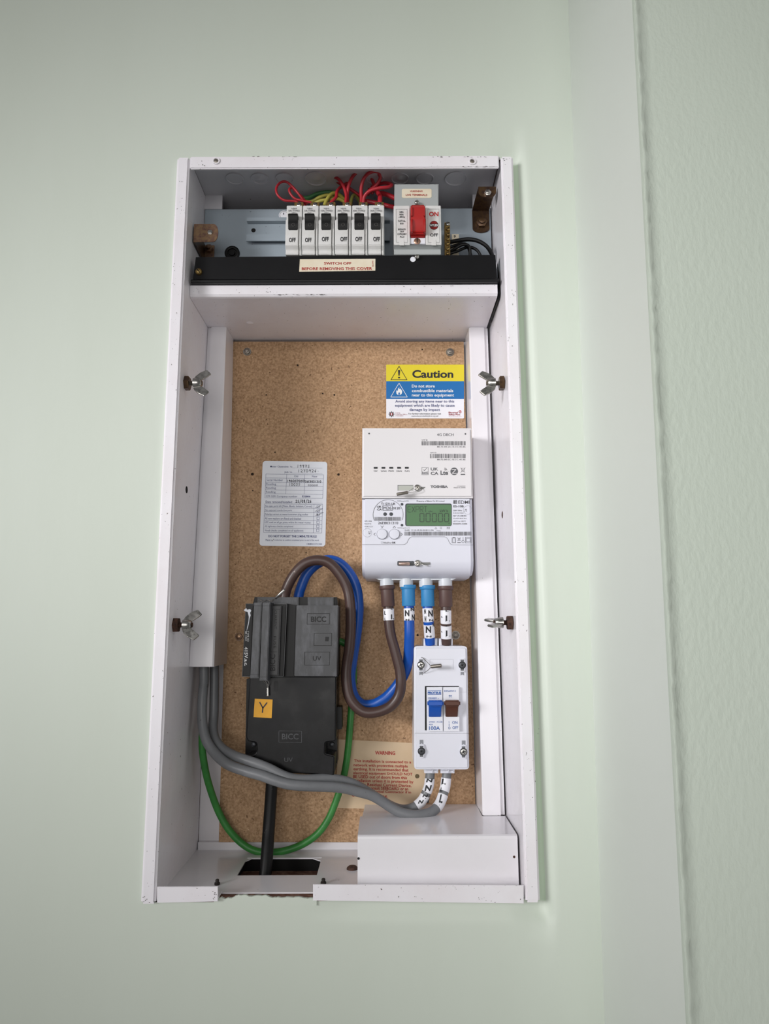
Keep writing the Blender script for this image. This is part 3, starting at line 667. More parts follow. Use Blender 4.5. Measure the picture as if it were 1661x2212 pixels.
# ---- wiring in the top compartment
def wire(name, R, pts, r, m, label, cat, group=None, n=8, nn=7):
    p = path(R, pts, nn); c = min(p, key=lambda q: q.z)
    mb = MB(); mb.tube(p, r, m, n); o = mb.build(name, org=c); return tag(o, label, cat, group)
GR = 'red wires above the breakers'
wire('red_wire', ZC, [(400, 545, .036), (340, 505, .034), (200, 490, .032), (115, 420, .03), (100, 335, .03), (150, 265, .032), (230, 255, .034), (320, 330, .036), (400, 430, .038), (455, 510, .042), (470, 560, .046)], .00150, REDW, 'thin red wire in the outer loop over the leftmost breakers', 'wire', GR)
wire('red_wire', ZC, [(600, 550, .040), (540, 520, .038), (430, 496, .036), (340, 470, .035), (283, 410, .034), (265, 355, .034), (295, 330, .036), (350, 378, .039), (430, 450, .043), (500, 540, .048)], .00150, REDW, 'thin red wire in the smaller inner loop over the second breaker', 'wire', GR)
wire('red_wire', ZC, [(785, 550, .034), (800, 520, .034), (865, 450, .036), (878, 375, .040), (940, 312, .046), (1080, 243, .052), (1180, 255, .056), (1270, 310, .060), (1340, 410, .064)], .0020, REDW, 'red wire rising from the 15A breaker and arching right', 'wire', GR)
wire('red_wire', ZC, [(985, 555, .034), (990, 500, .034), (995, 420, .035), (960, 310, .036), (900, 225, .037), (850, 195, .040), (845, 222, .046), (910, 270, .050), (1030, 335, .054), (1180, 440, .060), (1260, 520, .066)], .0020, REDW, 'red wire with tight bend above the first 30A breaker', 'wire', GR)
wire('red_wire', ZC, [(1008, 555, .038), (1010, 500, .038), (1010, 400, .037), (1040, 260, .034), (1110, 150, .032), (1220, 100, .032), (1300, 135, .036), (1325, 220, .042), (1370, 330, .050), (1440, 430, .062)], .0021, REDW, 'red wire in the highest loop, reaching the cabinet ceiling', 'wire', GR)
wire('red_wire', ZC, [(1185, 555, .036), (1190, 480, .036), (1188, 330, .034), (1225, 205, .030), (1310, 128, .028), (1395, 135, .030), (1430, 200, .034), (1385, 290, .038), (1290, 370, .040), (1225, 450, .038), (1205, 555, .038)], .0021, REDW, 'red wire making the round loop above the middle 30A breaker', 'wire', GR)
wire('red_wire', ZC, [(1215, 555, .034), (1225, 450, .032), (1290, 375, .028), (1400, 338, .026), (1530, 322, .028), (1580, 295, .034), (1530, 272, .042), (1440, 275, .048), (1340, 330, .056), (1270, 420, .064)], .0021, REDW, 'red wire in the long flat loop pointing at the main switch', 'wire', GR)
wire('red_wire', ZC, [(1428, 560, .036), (1428, 490, .036), (1425, 430, .040), (1390, 375, .048), (1330, 300, .058), (1300, 200, .064)], .0030, REDW, 'thicker red wire entering the rightmost breaker', 'wire', GR)
wire('red_wire', ZC, [(1440, 400, .060), (1520, 420, .056), (1600, 455, .052), (1650, 480, .050)], .0032, REDW, 'dark red wire running behind into the main switch', 'wire', GR)
wire('red_wire', ZC, [(1260, 500, .066), (1400, 530, .062), (1520, 560, .058), (1650, 590, .052)], .0028, REDW, 'lowest red wire running flat behind the last breaker', 'wire', GR)
GY = 'green and yellow earth wires behind the breakers'
wire('earth_wire', ZC, [(420, 460, .071), (520, 455, .069), (620, 410, .066), (760, 388, .064), (880, 410, .066), (960, 460, .070)], .0026, GGW, 'green earth wire highest in the bundle behind the breakers', 'wire', GY)
wire('earth_wire', ZC, [(470, 505, .066), (560, 505, .060), (650, 455, .056), (760, 425, .056), (860, 450, .058), (960, 500, .062)], .0022, GYW, 'yellow earth wire in the low arc over the second breaker', 'wire', GY)
wire('earth_wire', ZC, [(560, 545, .058), (660, 500, .054), (780, 480, .054), (900, 475, .056), (990, 520, .060)], .0022, GYW, 'yellow earth wire lowest in the bundle', 'wire', GY)
wire('earth_wire', ZC, [(715, 560, .050), (745, 490, .050), (790, 425, .050), (850, 398, .052), (920, 430, .056), (970, 480, .060)], .0024, GYW, 'yellow-green earth wire hooking up beside the third breaker', 'wire', GY)
wire('earth_wire', ZC, [(1050, 560, .054), (1060, 490, .054), (1085, 430, .056), (1120, 440, .060), (1180, 520, .066)], .0022, mat('olive_wire', (128, 128, 62), .4), 'olive earth wire standing up between two 30A breakers', 'wire', GY)
GB = 'black wires at the terminal bar'
wire('black_wire', ZD, [(895, 845, .052), (980, 830, .048), (1100, 815, .044), (1210, 835, .042), (1300, 890, .042), (1355, 970, .046), (1375, 1040, .050)], .0026, RUBBER, 'thick black wire arching right from the terminal bar', 'wire', GB)
wire('black_wire', ZD, [(890, 960, .053), (950, 920, .048), (1020, 880, .046), (1085, 878, .046), (1115, 920, .048), (1118, 1040, .052)], .0019, RUBBER, 'thin black wire in the small loop beside the number tags', 'wire', GB)
wire('black_wire', ZD, [(890, 975, .053), (980, 945, .052), (1080, 905, .052), (1160, 915, .052), (1215, 960, .052), (1250, 1040, .054)], .0019, RUBBER, 'thin black wire dropping behind the small black loop', 'wire', GB)
wire('black_wire', ZD, [(890, 905, .056), (960, 880, .056), (1030, 865, .058), (1090, 890, .060), (1140, 1040, .062)], .0019, RUBBER, 'thin black wire nearest the plate behind the others', 'wire', GB)
wire('black_cable', ZB, [(1395, 975, .050), (1400, 1100, .042), (1404, 1240, .034), (1402, 1330, .034), (1370, 1430, .060), (1325, 1560, .100)], .0016, RUBBER, 'black wire slipping down the gap at the shelf end', 'wire')

# ================================================================== SIGNS AND LABELS ON THE BOARD
cs = thing('caution_sign', at(918, 903, .149), 'yellow, blue and white Caution sign fixed on the chipboard', 'sign')
mb = MB(); yS = .1492
quad = [(266, 234), (1083, 234), (1087, 800), (265, 800)]
pts = rr(265, 233, 1085, 800, 9)
mb.pxp(ZE, pts, yS, .1500, SIGNW); mb.build('plate', cs)
mb = MB(); y = yS-.0001
mb.quad(ZE, rr(265, 233, 1085, 420, 9)[0:5]+[(1086, 408), (265, 408)]+rr(265, 233, 1085, 420, 9)[15:20], y, YELLOW); mb.build('yellow_band', cs)
mb = MB(); mb.quad(ZE, [(265, 408), (1086, 408), (1086.5, 595), (265, 595)], y, SIGNB); mb.build('blue_band', cs)
mb = MB(); y = yS-.0003
T(mb, 'Caution', ZE, 540, 290, 972, 373, y, INK, bold=.028, res=5)
mb.line(ZE, [(400, 250), (484, 393), (314, 393)], 6, y, INK, True)
mb.quad(ZE, [(388, 290), (412, 290), (406, 350), (394, 350)], y, INK); mb.quad(ZE, disc(400, 369, 11, 10, 14), y, INK); mb.build('caution_print', cs)
mb = MB()
mb.line(ZE, [(400, 427), (488, 575), (312, 575)], 5, y, INKW, True)
mb.quad(ZE, [(400, 553), (385, 551), (373, 538), (370, 518), (378, 497), (380, 512), (388, 505), (390, 487), (403, 470), (402, 487), (412, 494), (418, 482), (424, 497), (423, 507), (430, 500), (433, 520), (428, 540), (414, 552)], y, INKW)
mb.quad(ZE, [(400, 553), (391, 545), (395, 530), (402, 522), (408, 532), (411, 545)], y-.0001, SIGNB)
T(mb, 'Do not store', ZE, 535, 443, 777, 475, y, INKW, bold=.02); T(mb, 'combustible materials', ZE, 535, 491, 972, 523, y, INKW, bold=.02); T(mb, 'near to this equipment', ZE, 535, 538, 980, 579, y, INKW, bold=.02); mb.build('fire_print', cs)
mb = MB()
T(mb, 'Avoid storing any items near to this', ZE, 360, 605, 983, 642, y, INKN, bold=.015); T(mb, 'equipment which are likely to cause', ZE, 357, 648, 987, 686, y, INKN, bold=.015); T(mb, 'damage by impact', ZE, 510, 692, 832, 730, y, INKN, bold=.015)
T(mb, 'For further information please visit', ZE, 500, 742, 843, 764, y, INK, bold=.005); T(mb, 'www.electricalsafetyfirst.org.uk/', ZE, 530, 767, 816, 787, y, INKG); mb.build('advice_print', cs)
mb = MB(); R3 = mat('maroon_print', (150, 40, 52), .6)
for k in range(8):
    a = math.pi/4*k; mb.quad(ZE, [(320+34*math.cos(a), 755+34*math.sin(a)), (320+18*math.cos(a+.45), 755+18*math.sin(a+.45)), (320, 755), (320+18*math.cos(a-.45), 755+18*math.sin(a-.45))], y, INK)
mb.quad(ZE, disc(320, 755, 22, 22, 20), y-.0001, INKG); mb.quad(ZE, disc(320, 755, 16, 16, 20), y-.0002, R3); mb.quad(ZE, [(315, 742), (325, 742), (325, 768), (315, 768)], y-.0003, INKW)
mb.line(ZE, [(361, 733), (361, 778)], 1.5, y, R3)
T(mb, 'CFOA', ZE, 370, 738, 410, 748, y, R3); T(mb, 'Chief Fire Officers', ZE, 370, 752, 487, 763, y, R3); T(mb, 'Association', ZE, 370, 767, 445, 777, y, R3)
T(mb, 'Electrical', ZE, 923, 730, 1020, 748, y, R3, bold=.03); T(mb, 'Safety First', ZE, 923, 751, 1045, 773, y, R3, bold=.03)
mb.line(ZE, arc(1044, 730, 12, 20, 330), 6, y, REDD); mb.line(ZE, [(1044, 730), (1056, 728)], 4, y, REDD); T(mb, 'The UK electrical safety charity', ZE, 925, 778, 1059, 786, y, INKR); mb.build('emblems', cs)

# handwritten record sticker
ls = thing('record_sticker', at(632, 1180, .149), 'white meter operative record sticker with handwriting on the chipboard', 'sticker')
def HL(u, v):                                    # sticker outline in ZH units from fractions
    tl, tr_, br, bl = (228, 213), (1387, 228), (1350, 1748), (168, 1735)
    return tuple((1-v)*((1-u)*tl[i]+u*tr_[i])+v*((1-u)*bl[i]+u*br[i]) for i in (0, 1))
yL = .1496
mb = MB(); mb.pxp(ZH, [HL(*p) for p in [(x, y) for x, y in rr(0, 0, 1, 1.3, .045)] for p in [(p[0], p[1]/1.3)]], yL, .1500, WHITEL); mb.build('paper', ls)
mb = MB(); y = yL-.0002; hs = .012
grid = [((285, 447), (1318, 462)), ((282, 518), (1315, 533)), ((279, 592), (1313, 605)), ((276, 660), (1311, 672)), ((274, 730), (1308, 742)), ((271, 800), (1305, 815)), ((268, 875), (1303, 885)),
        ((262, 985), (1303, 993)), ((258, 1053), (1300, 1066)), ((255, 1125), (1297, 1138)), ((252, 1200), (1295, 1212)), ((250, 1275), (1293, 1285)), ((248, 1345), (1290, 1357)), ((245, 1418), (1287, 1430)), ((242, 1495), (1285, 1505))]
for a, b in grid: mb.line(ZH, [a, b], 4, y, INKN)
for a, b in (((285, 447), (268, 875)), ((658, 452), (642, 800)), ((985, 457), (970, 810)), ((1318, 462), (1303, 885)), ((262, 985), (242, 1495)), ((1150, 992), (1133, 1503)), ((1303, 993), (1285, 1505))): mb.line(ZH, [a, b], 4, y, INKN)
for s, l, t, r, b, bo in (('Meter Operative', 360, 297, 690, 338, .006), ('No', 722, 302, 760, 332, 0), ('Job', 615, 397, 690, 435, .006), ('No', 714, 400, 756, 428, 0), ('Old', 792, 470, 862, 506, 0), ('New', 1113, 473, 1205, 508, 0),
        ('Serial Number', 297, 535, 592, 574, 0), ('Reading', 292, 608, 466, 655, 0), ('Reading', 290, 678, 464, 724, 0), ('Reading', 287, 750, 458, 795, 0), ('CM GSR Company number', 284, 828, 850, 872, 0), ('532806', 930, 832, 1082, 866, .03),
        ('Date removed/installed:', 280, 925, 762, 968, .006), ('No open ports left [Meter, Blocks, Isolators, Cut-out]', 275, 1003, 1112, 1050, 0), ('No exposed conductive parts', 273, 1080, 752, 1120, 0), ('Polarity correct at meter/consumer plug socket', 270, 1150, 1040, 1196, 0),
        ('All new washers are fitted and checked', 266, 1224, 914, 1264, 0), ('LDF used on all gas joints within the meter vicinity', 264, 1296, 1088, 1338, 0), ('All tightness checks completed', 260, 1368, 772, 1408, 0), ('Visual checks completed on all appliances', 260, 1440, 957, 1486, 0),
        ('DO NOT FORGET THE 2 MINUTE RULE', 330, 1540, 1196, 1582, .03), ('Place a', 280, 1613, 388, 1648, 0), ('in the box to confirm completed prior to end of the work', 440, 1617, 1238, 1652, 0), ('CM/MR01/STICKER', 1014, 1690, 1294, 1715, .005)):
    T(mb, s, ZH, l, t, r, b, y, INKN, bold=bo, slope=.008)
mb.line(ZH, [(762, 338), (1296, 343)], 2.5, y, INKN); mb.line(ZH, [(760, 430), (1294, 436)], 2.5, y, INKN); mb.line(ZH, [(780, 965), (1300, 970)], 2.5, y, INKN)
for cx, cy in ((1225, 1032), (1226, 1107), (1224, 1172), (1223, 1245), (1221, 1317), (1218, 1388), (1217, 1460)): mb.line(ZH, [(cx-24, cy-24), (cx+20, cy-24), (cx+20, cy+20), (cx-24, cy+20)], 5, y, INKN, True)
mb.build('printed_form', ls)
mb = MB(); y2 = yL-.0004
DG = {'0': [[(.5, 0), (.15, .3), (.1, .7), (.45, 1), (.85, .75), (.8, .25), (.5, 0)]], '1': [[(.6, 0), (.4, 1)]], '2': [[(.1, .2), (.5, 0), (.8, .3), (.2, .95), (.9, .95)]], '3': [[(.15, .1), (.6, 0), (.75, .25), (.4, .45), (.8, .65), (.6, 1), (.1, .9)]],
      '5': [[(.85, .05), (.35, .08), (.25, .45), (.7, .45), (.75, .85), (.2, 1)]], '6': [[(.75, 0), (.25, .45), (.2, .85), (.55, 1), (.8, .75), (.5, .55), (.25, .7)]], '7': [[(.1, .05), (.85, .05), (.45, 1)], [(.3, .5), (.75, .45)]],
      '8': [[(.6, 0), (.2, .2), (.7, .65), (.6, 1), (.25, .85), (.7, .3), (.6, 0)]], '9': [[(.8, .2), (.5, 0), (.2, .25), (.45, .5), (.8, .2), (.6, 1)]], '/': [[(.9, -.2), (.1, 1.2)]], 'E': [[(.8, 0), (.3, .1), (.2, .5), (.6, .5)], [(.2, .5), (.25, .95), (.8, 1)]], '.': [[(.4, .5), (.55, .55)]]}
def hand(s, l, t, r, b, wd):
    cw = (r-l)/len(s)
    for i, ch in enumerate(s):
        for st in DG[ch]:
            mb.line(ZH, [(l+cw*(i+.05+.85*u)+random.uniform(-2, 2), t+(b-t)*v+random.uniform(-2, 2)) for u, v in st], wd, y2, PEN)
hand('19975', 835, 285, 1075, 333, 6); hand('1270926.', 850, 365, 1250, 418, 6); hand('190057053', 655, 553, 985, 592, 8); hand('26E8031310', 985, 563, 1280, 600, 7); hand('10035', 690, 612, 905, 658, 6); hand('00000', 1035, 635, 1220, 662, 5); hand('25/08/26', 815, 912, 1105, 962, 8)
for p in ([(1170, 1050), (1195, 1040), (1200, 1046), (1275, 1010)], [(1165, 1120), (1190, 1105), (1205, 1115), (1300, 1070)], [(1180, 1195), (1215, 1165), (1205, 1190), (1315, 1135)], [(398, 1640), (406, 1648), (424, 1612)]): mb.line(ZH, p, 6, y2, PEN)
mb.build('handwriting', ls)

# buff warning card
wc = thing('warning_card', at(830, 1748, .149), 'buff card with red WARNING text about earthing, partly behind grey cables', 'card')
mb = MB(); mb.pxp(YE, [(55, 133), (860, 172), (985, 440), (985, 560), (960, 700), (890, 810), (860, 880), (20, 855)], .1494, .1500, CARD); mb.build('card', wc)
mb = MB(); y = .1491; sl = .026
T(mb, 'WARNING', YE, 440, 254, 652, 294, y, INKR, bold=.03, slope=.02)
for s, l, t, r, b in (('This installation is connected to a', 218, 342, 820, 372), ('network with protective multiple', 214, 386, 785, 426), ('earthing. It is recommended that', 212, 427, 792, 468), ('electrical equipment SHOULD NOT', 210, 470, 834, 508), ('BE USED out of doors from this', 208, 507, 777, 540),
        ('installation unless it is protected by', 205, 548, 845, 590), ('suitable Residual Current Device.', 203, 588, 825, 622), ('If in doubt consult SEEBOARD or an', 200, 624, 790, 658), ('approved Electrical Contractor if in', 198, 662, 820, 696), ('doubt regarding.', 196, 706, 575, 745)):
    T(mb, s, YE, l, t, r, b, y, INKR, bold=.018, slope=sl)
mb.build('lettering', wc)
mb = MB(); mb.lathe(at(*YE(884, 521), .1491), (0, -1, 0), [(.0026, 0), (.0022, .0006), (.001, .0006)], mat('old_nail', (110, 96, 70), .6, metal=.5), n=14); mb.build('nail', wc)

# ================================================================== METER AND COMMUNICATIONS HUB
YHB, YMT = .066, .070
hub = thing('communications_hub', at(900, 1077, .11), 'white communications hub with barcodes, upper half of the smart meter', 'meter')
mb = MB(); mb.pxp(PX, [(782.5, 924), (1018.5, 924), (1022, 1075.5), (781.5, 1075.5)], YHB, .125, HUBW, .0022, 3); mb.build('case', hub)
mb = MB(); y = YHB-.0003
for l, r, t, b in ((865, 1448, 264, 320), (978, 1448, 433, 489)):
    x = l
    random.seed(l)
    while x < r-6:
        ww = random.choice((3.2, 3.2, 6)); mb.quad(ZF, [(x, t), (x+ww, t), (x+ww, b), (x, b)], y, INKG); x += ww+random.choice((3.2, 4.2, 6.5, 10))
    mb.quad(ZF, [(r-4, t), (r, t), (r, b), (r-4, b)], y, INKG)
T(mb, '4G DBCH', ZF, 1070, 160, 1290, 196, y, INKG, res=4); T(mb, 'CHF ID', ZF, 865, 240, 945, 256, y, INKG); T(mb, 'GPF ID', ZF, 978, 410, 1062, 425, y, INKG)
T(mb, '88-73-84-20-1E-1C-45-85', ZF, 1070, 330, 1447, 348, y, INKG, bold=.005); T(mb, '88-73-84-0C-1E-1C-45-85', ZF, 1070, 499, 1447, 518, y, INKG, bold=.005)
for s, l, r in (('SW', 229, 279), ('WAN', 322, 397), ('PWR', 426, 497), ('HAN', 531, 600), ('GAS', 640, 705)): T(mb, s, ZF, l, 650, r, 674, y, INKG)
mb.line(ZF, [(868, 612), (953, 612), (953, 710), (868, 710)], 3.5, y, INKG, True); mb.line(ZF, [(890, 643), (902, 656), (930, 624)], 5, y, INKG); T(mb, 'RoHS', ZF, 874, 670, 948, 690, y, INKG, bold=.01); mb.quad(ZF, [(870, 694), (951, 694), (951, 702), (870, 702)], y, INKG)
T(mb, 'UK', ZF, 986, 615, 1086, 655, y, INKG, bold=.02, res=4); T(mb, 'CA', ZF, 986, 672, 1088, 712, y, INKG, bold=.02, res=4)
T(mb, 'Lte', ZF, 1116, 655, 1216, 712, y, INKG, bold=.03, res=4); T(mb, 'TM', ZF, 1212, 660, 1228, 667, y, INKG)
for rad in (12, 24, 36): mb.line(ZF, arc(1165, 655, rad, -80, -10, 8), 5, y, INKG)
mb.quad(ZF, disc(1298, 665, 50, 50, 32), y, INKG); mb.line(ZF, [(1268, 640), (1322, 640), (1272, 692), (1330, 692)], 9, y-.0001, HUBW)
mb.line(ZF, [(1382, 618), (1442, 682)], 3, y, INKG); mb.line(ZF, [(1446, 616), (1384, 682)], 3, y, INKG); mb.line(ZF, [(1396, 624), (1432, 624), (1427, 672), (1402, 672)], 3, y, INKG, True); mb.quad(ZF, [(1385, 699), (1444, 699), (1444, 712), (1385, 712)], y, INKG)
T(mb, 'TOSHIBA', ZF, 984, 852, 1213, 886, y, INKG, bold=.04, res=4); T(mb, 'GT0489090Z', ZF, 1336, 856, 1448, 868, y, INKG); T(mb, 'MADE IN CHINA', ZF, 1293, 875, 1449, 889, y, INKG); mb.build('lettering', hub)
for cx in (254, 357, 461, 565, 668):
    mb = MB(); mb.rect(ZF, cx-25, 606, cx+25, 629, y-.0002, YHB+.001, INK, rad=4); mb.build('status_light', hub)
for cx, cy in ((167, 163), (1447, 168)):
    mb = MB(); mb.quad(ZF, disc(cx, cy, 11, 11, 16), y, INKG); mb.quad(ZF, disc(cx, cy, 7, 7, 16), y-.0002, mat('pin_hole', (70, 72, 76), .7)); mb.build('pin_hole', hub)
mb = MB(); mb.quad(ZF, [(548, 849), (753, 849), (753, 921), (548, 921)], y, mat('slot_shade', (186, 188, 180), .6)); mb.line(ZF, [(550, 921), (550, 851), (752, 851)], 5, y-.0001, INKG); mb.pxp(ZF, [(850, 870), (918, 875), (880, 905), (850, 905)], y, YHB+.0005, mat('slot_grey', (120, 120, 118), .5)); mb.build('sealing_slot', hub)
def seal(parent, R, scr, ferr, loops, y, r=5.5, fm=DSTEEL):
    if scr:
        mb = MB(); c = at(*R(scr[0], scr[1]), y); rad = scr[2]
        mb.lathe(c, (0, -1, 0), [(rad, 0), (rad, .0012), (rad*.88, .0016), (rad*.3, .0016)], STEEL, n=20)
        for a in (.7, 2.27):
            u = Vector((math.cos(a), 0, math.sin(a)))*rad*.7; v = Vector((-math.sin(a), 0, math.cos(a)))*rad*.12; p = c+Vector((0, -.0018, 0)); mb.add([p+u+v, p-u+v, p-u-v, p+u-v], [(0, 1, 2, 3)], DSTEEL)
        mb.build('sealing_screw', parent)
    for lp in loops:
        mb = MB(); mb.tube(path(R, lp, 6), .00038, STEEL, 6); mb.build('seal_wire', parent)
    mb = MB(); a, b = at(*R(*ferr[0][:2]), ferr[0][2]), at(*R(*ferr[1][:2]), ferr[1][2])
    mb.tube([a, a.lerp(b, .04), a.lerp(b, .96), b], [ferr[2]*.7, ferr[2], ferr[2], ferr[2]*.7], fm, 10); mb.build('seal_ferrule', parent)
seal(hub, ZF, (808, 884, .0038), ((535, 972, .056), (685, 945, .058), .0019), [[(685, 940, .058), (740, 900, .060), (790, 872, .0635), (830, 872, .064)], [(685, 952, .058), (760, 940, .060), (840, 930, .062), (868, 905, .063), (850, 880, .065)]], YHB-.0006)

mt = thing('electricity_meter', at(902, 1250, .11), 'white electricity meter with green display and two round buttons', 'meter')
mb = MB(); yb = .150
zmt = at(900, 1077.5, YMT).z; zsh = at(900, 1212, YMT).z; zbt = at(900, 1249, .088).z
prof = [(YMT, zmt), (YMT, zsh), (YMT+.0015, zsh-.007), (YMT+.006, zsh-.013), (YMT+.013, zbt+.003), (YMT+.02, zbt), (yb, zbt), (yb, zmt)]
xl, xr_ = at(781.8, 1165, YMT).x, at(1022.3, 1165, YMT).x
bm = bmesh.new(); a = [bm.verts.new((xl, y_, z_)) for y_, z_ in prof]; b = [bm.verts.new((xr_, y_, z_)) for y_, z_ in prof]; n = len(a)
bm.faces.new(a); bm.faces.new(b[::-1])
for i in range(n): bm.faces.new((a[i], b[i], b[(i+1) % n], a[(i+1) % n]))
bmesh.ops.recalc_face_normals(bm, faces=bm.faces[:])
g = [e for e in bm.edges if abs(e.verts[0].co.x-e.verts[1].co.x) < 1e-6 and not (e.verts[0].co.y > .14 and e.verts[1].co.y > .14) and not (e.verts[0].co.z > zmt-1e-5 and e.verts[1].co.z > zmt-1e-5)]
bmesh.ops.bevel(bm, geom=g, offset=.0035, segments=4, affect='EDGES', clamp_overlap=True)
mb.from_bm(bm, METW, True); case = mb.build('case', mt)
mb = MB(); y = YMT-.0003
mb.line(ZG, [(75, 716), (625, 716), (650, 708), (672, 690), (695, 640), (712, 622), (735, 612), (1170, 612), (1195, 622), (1212, 640), (1235, 690), (1255, 712), (1280, 720), (1553, 722)], 4, y, INKG)
mb.line(ZG, [(76, 104), (1550, 104)], 5, y, BEZEL); mb.build('panel_line', case)
dp = MB(); dp.rect(ZG, 648, 170, 1265, 470, YMT-.0004, YMT+.004, BEZEL, rad=26); dpo = dp.build('display', mt)
mb = MB(); mb.rect(ZG, 664, 184, 1258, 464, YMT-.0006, YMT+.003, LCD, rad=16); mb.build('screen', dpo)
mb = MB(); y3 = YMT-.0009
def seg14(ch, l, t, r, b, wd):
    mx, my = (l+r)/2, (t+b)/2; g = wd*.7
    S_ = {'a': [(l+g, t), (r-g, t)], 'b': [(r, t+g), (r, my-g)], 'c': [(r, my+g), (r, b-g)], 'd': [(l+g, b), (r-g, b)], 'e': [(l, my+g), (l, b-g)], 'f': [(l, t+g), (l, my-g)], 'g': [(l+g, my), (r-g, my)],
          'x': [(l, t), (r, b)], 'y': [(r, t), (l, b)], 'q': [(mx, my+g), (r, b)], 'h': [(mx, t+g), (mx, b-g)]}
    for k in SEGD[ch]: mb.line(ZG, S_[k], wd, y3, LCDI)
for i, ch in enumerate('EXPRT'): seg14(ch, 682+54*i, 208, 722+54*i, 284, 5)
for i in range(5): seg14('0', 842+82*i, 302, 896+82*i, 412, 9)
T(mb, 'kW h', ZG, 1108, 250, 1216, 286, y3, LCDI); T(mb, 'dc', ZG, 955, 263, 1015, 284, y3, LCDI); mb.quad(ZG, [(1220, 428), (1238, 428), (1229, 442)], y3, LCDI); mb.build('digits', dpo)
for cx in (340, 503):
    mb = MB(); c = at(*ZG(cx, 578), YMT); rad = 68/6.152*(c-CAM).dot(FW)/F_PX
    mb.lathe(c+Vector((0, .001, 0)), (0, -1, 0), [(rad*1.06, 0), (rad*1.06, .0012), (rad, .0012)], INKG, n=32); mb.lathe(c, (0, -1, 0), [(rad, 0), (rad, .0018), (rad*.93, .0026), (rad*.6, .0028)], METW, n=32); mb.build('button', mt)
for cx, cy, rad in ((380, 312, 24), (460, 312, 24), (604, 180, 18), (604, 458, 17)):
    mb = MB(); mb.lathe(at(*ZG(cx, cy), YMT), (0, -1, 0), [(rad*.00009, 0), (rad*.00009, .0003), (rad*.00007, .0004)], BEZEL, n=20); mb.build('optical_port', mt)
mb = MB()
for l, r, t, b, sd in ((240, 595, 350, 400, 3), (640, 1525, 545, 596, 5)):
    x = l; random.seed(sd)
    while x < r-5:
        ww = random.choice((3.2, 3.2, 5.5, 7)); mb.quad(ZG, [(x, t), (min(x+ww, r), t), (min(x+ww, r), b), (x, b)], y, INKG); x += ww+random.choice((3.5, 4.2, 6.5))
mb.line(ZG, arc(420, 320, 200, 158, 380, 30), 4.5, y, INKG)
T(mb, 'T11231-UK', ZG, 327, 158, 518, 190, y, INK, bold=.01, res=3); T(mb, 'UK', ZG, 272, 200, 333, 228, y, INK, bold=.02); T(mb, 'CA', ZG, 272, 235, 335, 262, y, INK, bold=.02); T(mb, 'M26', ZG, 358, 210, 462, 252, y, INK, res=3); T(mb, '0120', ZG, 483, 216, 580, 248, y, INK, bold=.015)
mb.line(ZG, [(348, 200), (475, 200), (475, 260), (348, 260)], 4.5, y, INK, True); T(mb, '26E8031310', ZG, 287, 411, 552, 446, y, INK, res=3)
T(mb, '1000imp/kWh', ZG, 543, 130, 694, 148, y, INKG); T(mb, '1000imp/kvarh', ZG, 545, 487, 706, 505, y, INKG); T(mb, 'Property of Meter Fit 20 Limited', ZG, 800, 128, 1168, 152, y, INKG, bold=.005)
mb.quad(ZG, [(1287, 127), (1313, 127), (1313, 174), (1287, 174)], y, INKG)
for k in range(3): mb.quad(ZG, [(1317, 127+16.5*k), (1335, 127+16.5*k), (1335, 140+16.5*k), (1317, 140+16.5*k)], y, INKG)
T(mb, 'EDMI', ZG, 1352, 130, 1504, 174, y, INKG, bold=.012, res=3); T(mb, 'ES-10B', ZG, 1287, 192, 1425, 222, y, INKG, bold=.03)
for k, (s, r) in enumerate((('230V 50Hz', 1402), ('0.25-5(100)A', 1425), ('4kV UC3 M1/E2', 1460), ('CLASS B & 3(r)', 1463), ('-25\u00b0C to +55\u00b0C', 1452), ('EN50470-3:2006', 1472))): T(mb, s, ZG, 1284, 254+35.5*k, r, 272+35.5*k, y, INKG, bold=.012)
mb.line(ZG, disc(1477, 257, 57, 57, 30), 2, y, INKG, True); T(mb, '26', ZG, 1434, 240, 1466, 280, y, INKG, rot=90); mb.line(ZG, disc(144, 558, 58, 58, 30), 2, y, INKG, True); T(mb, '26', ZG, 160, 538, 190, 580, y, INKG, rot=-90)
for k, (s, r) in enumerate((('APR 2026', 203), ('MADE IN', 193), ('MOROCCO', 216))): T(mb, s, ZG, 105, 396+36*k, r, 412+36*k, y, INKG)
T(mb, 'GUID  1C-23-4F-00-00-84-51-FA', ZG, 640, 514, 1025, 534, y, INKG); T(mb, 'Hold to ', ZG, 368, 679, 460, 703, y, INKG, bold=.01); T(mb, 'OK', ZG, 470, 678, 520, 703, y, INK, bold=.03)
mb.line(ZG, [(325, 682), (358, 682), (362, 690), (356, 698), (328, 698)], 3.5, y, INKG); mb.line(ZG, [(322, 466), (340, 490), (358, 466)], 5, y, INKG); mb.line(ZG, [(485, 494), (503, 472), (521, 494)], 5, y, INKG); mb.line(ZG, [(250, 560), (230, 578), (250, 596)], 5, y, INKG); mb.line(ZG, [(590, 560), (610, 578), (590, 598)], 5, y, INKG)
mb.line(ZG, [(1270, 625), (1318, 625), (1318, 692), (1270, 692)], 4, y, INKG, True); mb.quad(ZG, [(1282, 617), (1306, 617), (1306, 626), (1282, 626)], y, INKG); mb.line(ZG, [(1280, 632), (1308, 632), (1308, 686), (1280, 686)], 2.5, y, INKG, True)
mb.line(ZG, [(1340, 622), (1384, 668)], 3, y, INKG); mb.line(ZG, [(1384, 622), (1340, 668)], 3, y, INKG); mb.line(ZG, [(1348, 630), (1376, 630), (1372, 664), (1352, 664)], 2.5, y, INKG, True); mb.quad(ZG, [(1340, 684), (1385, 684), (1385, 693), (1340, 693)], y, INKG)
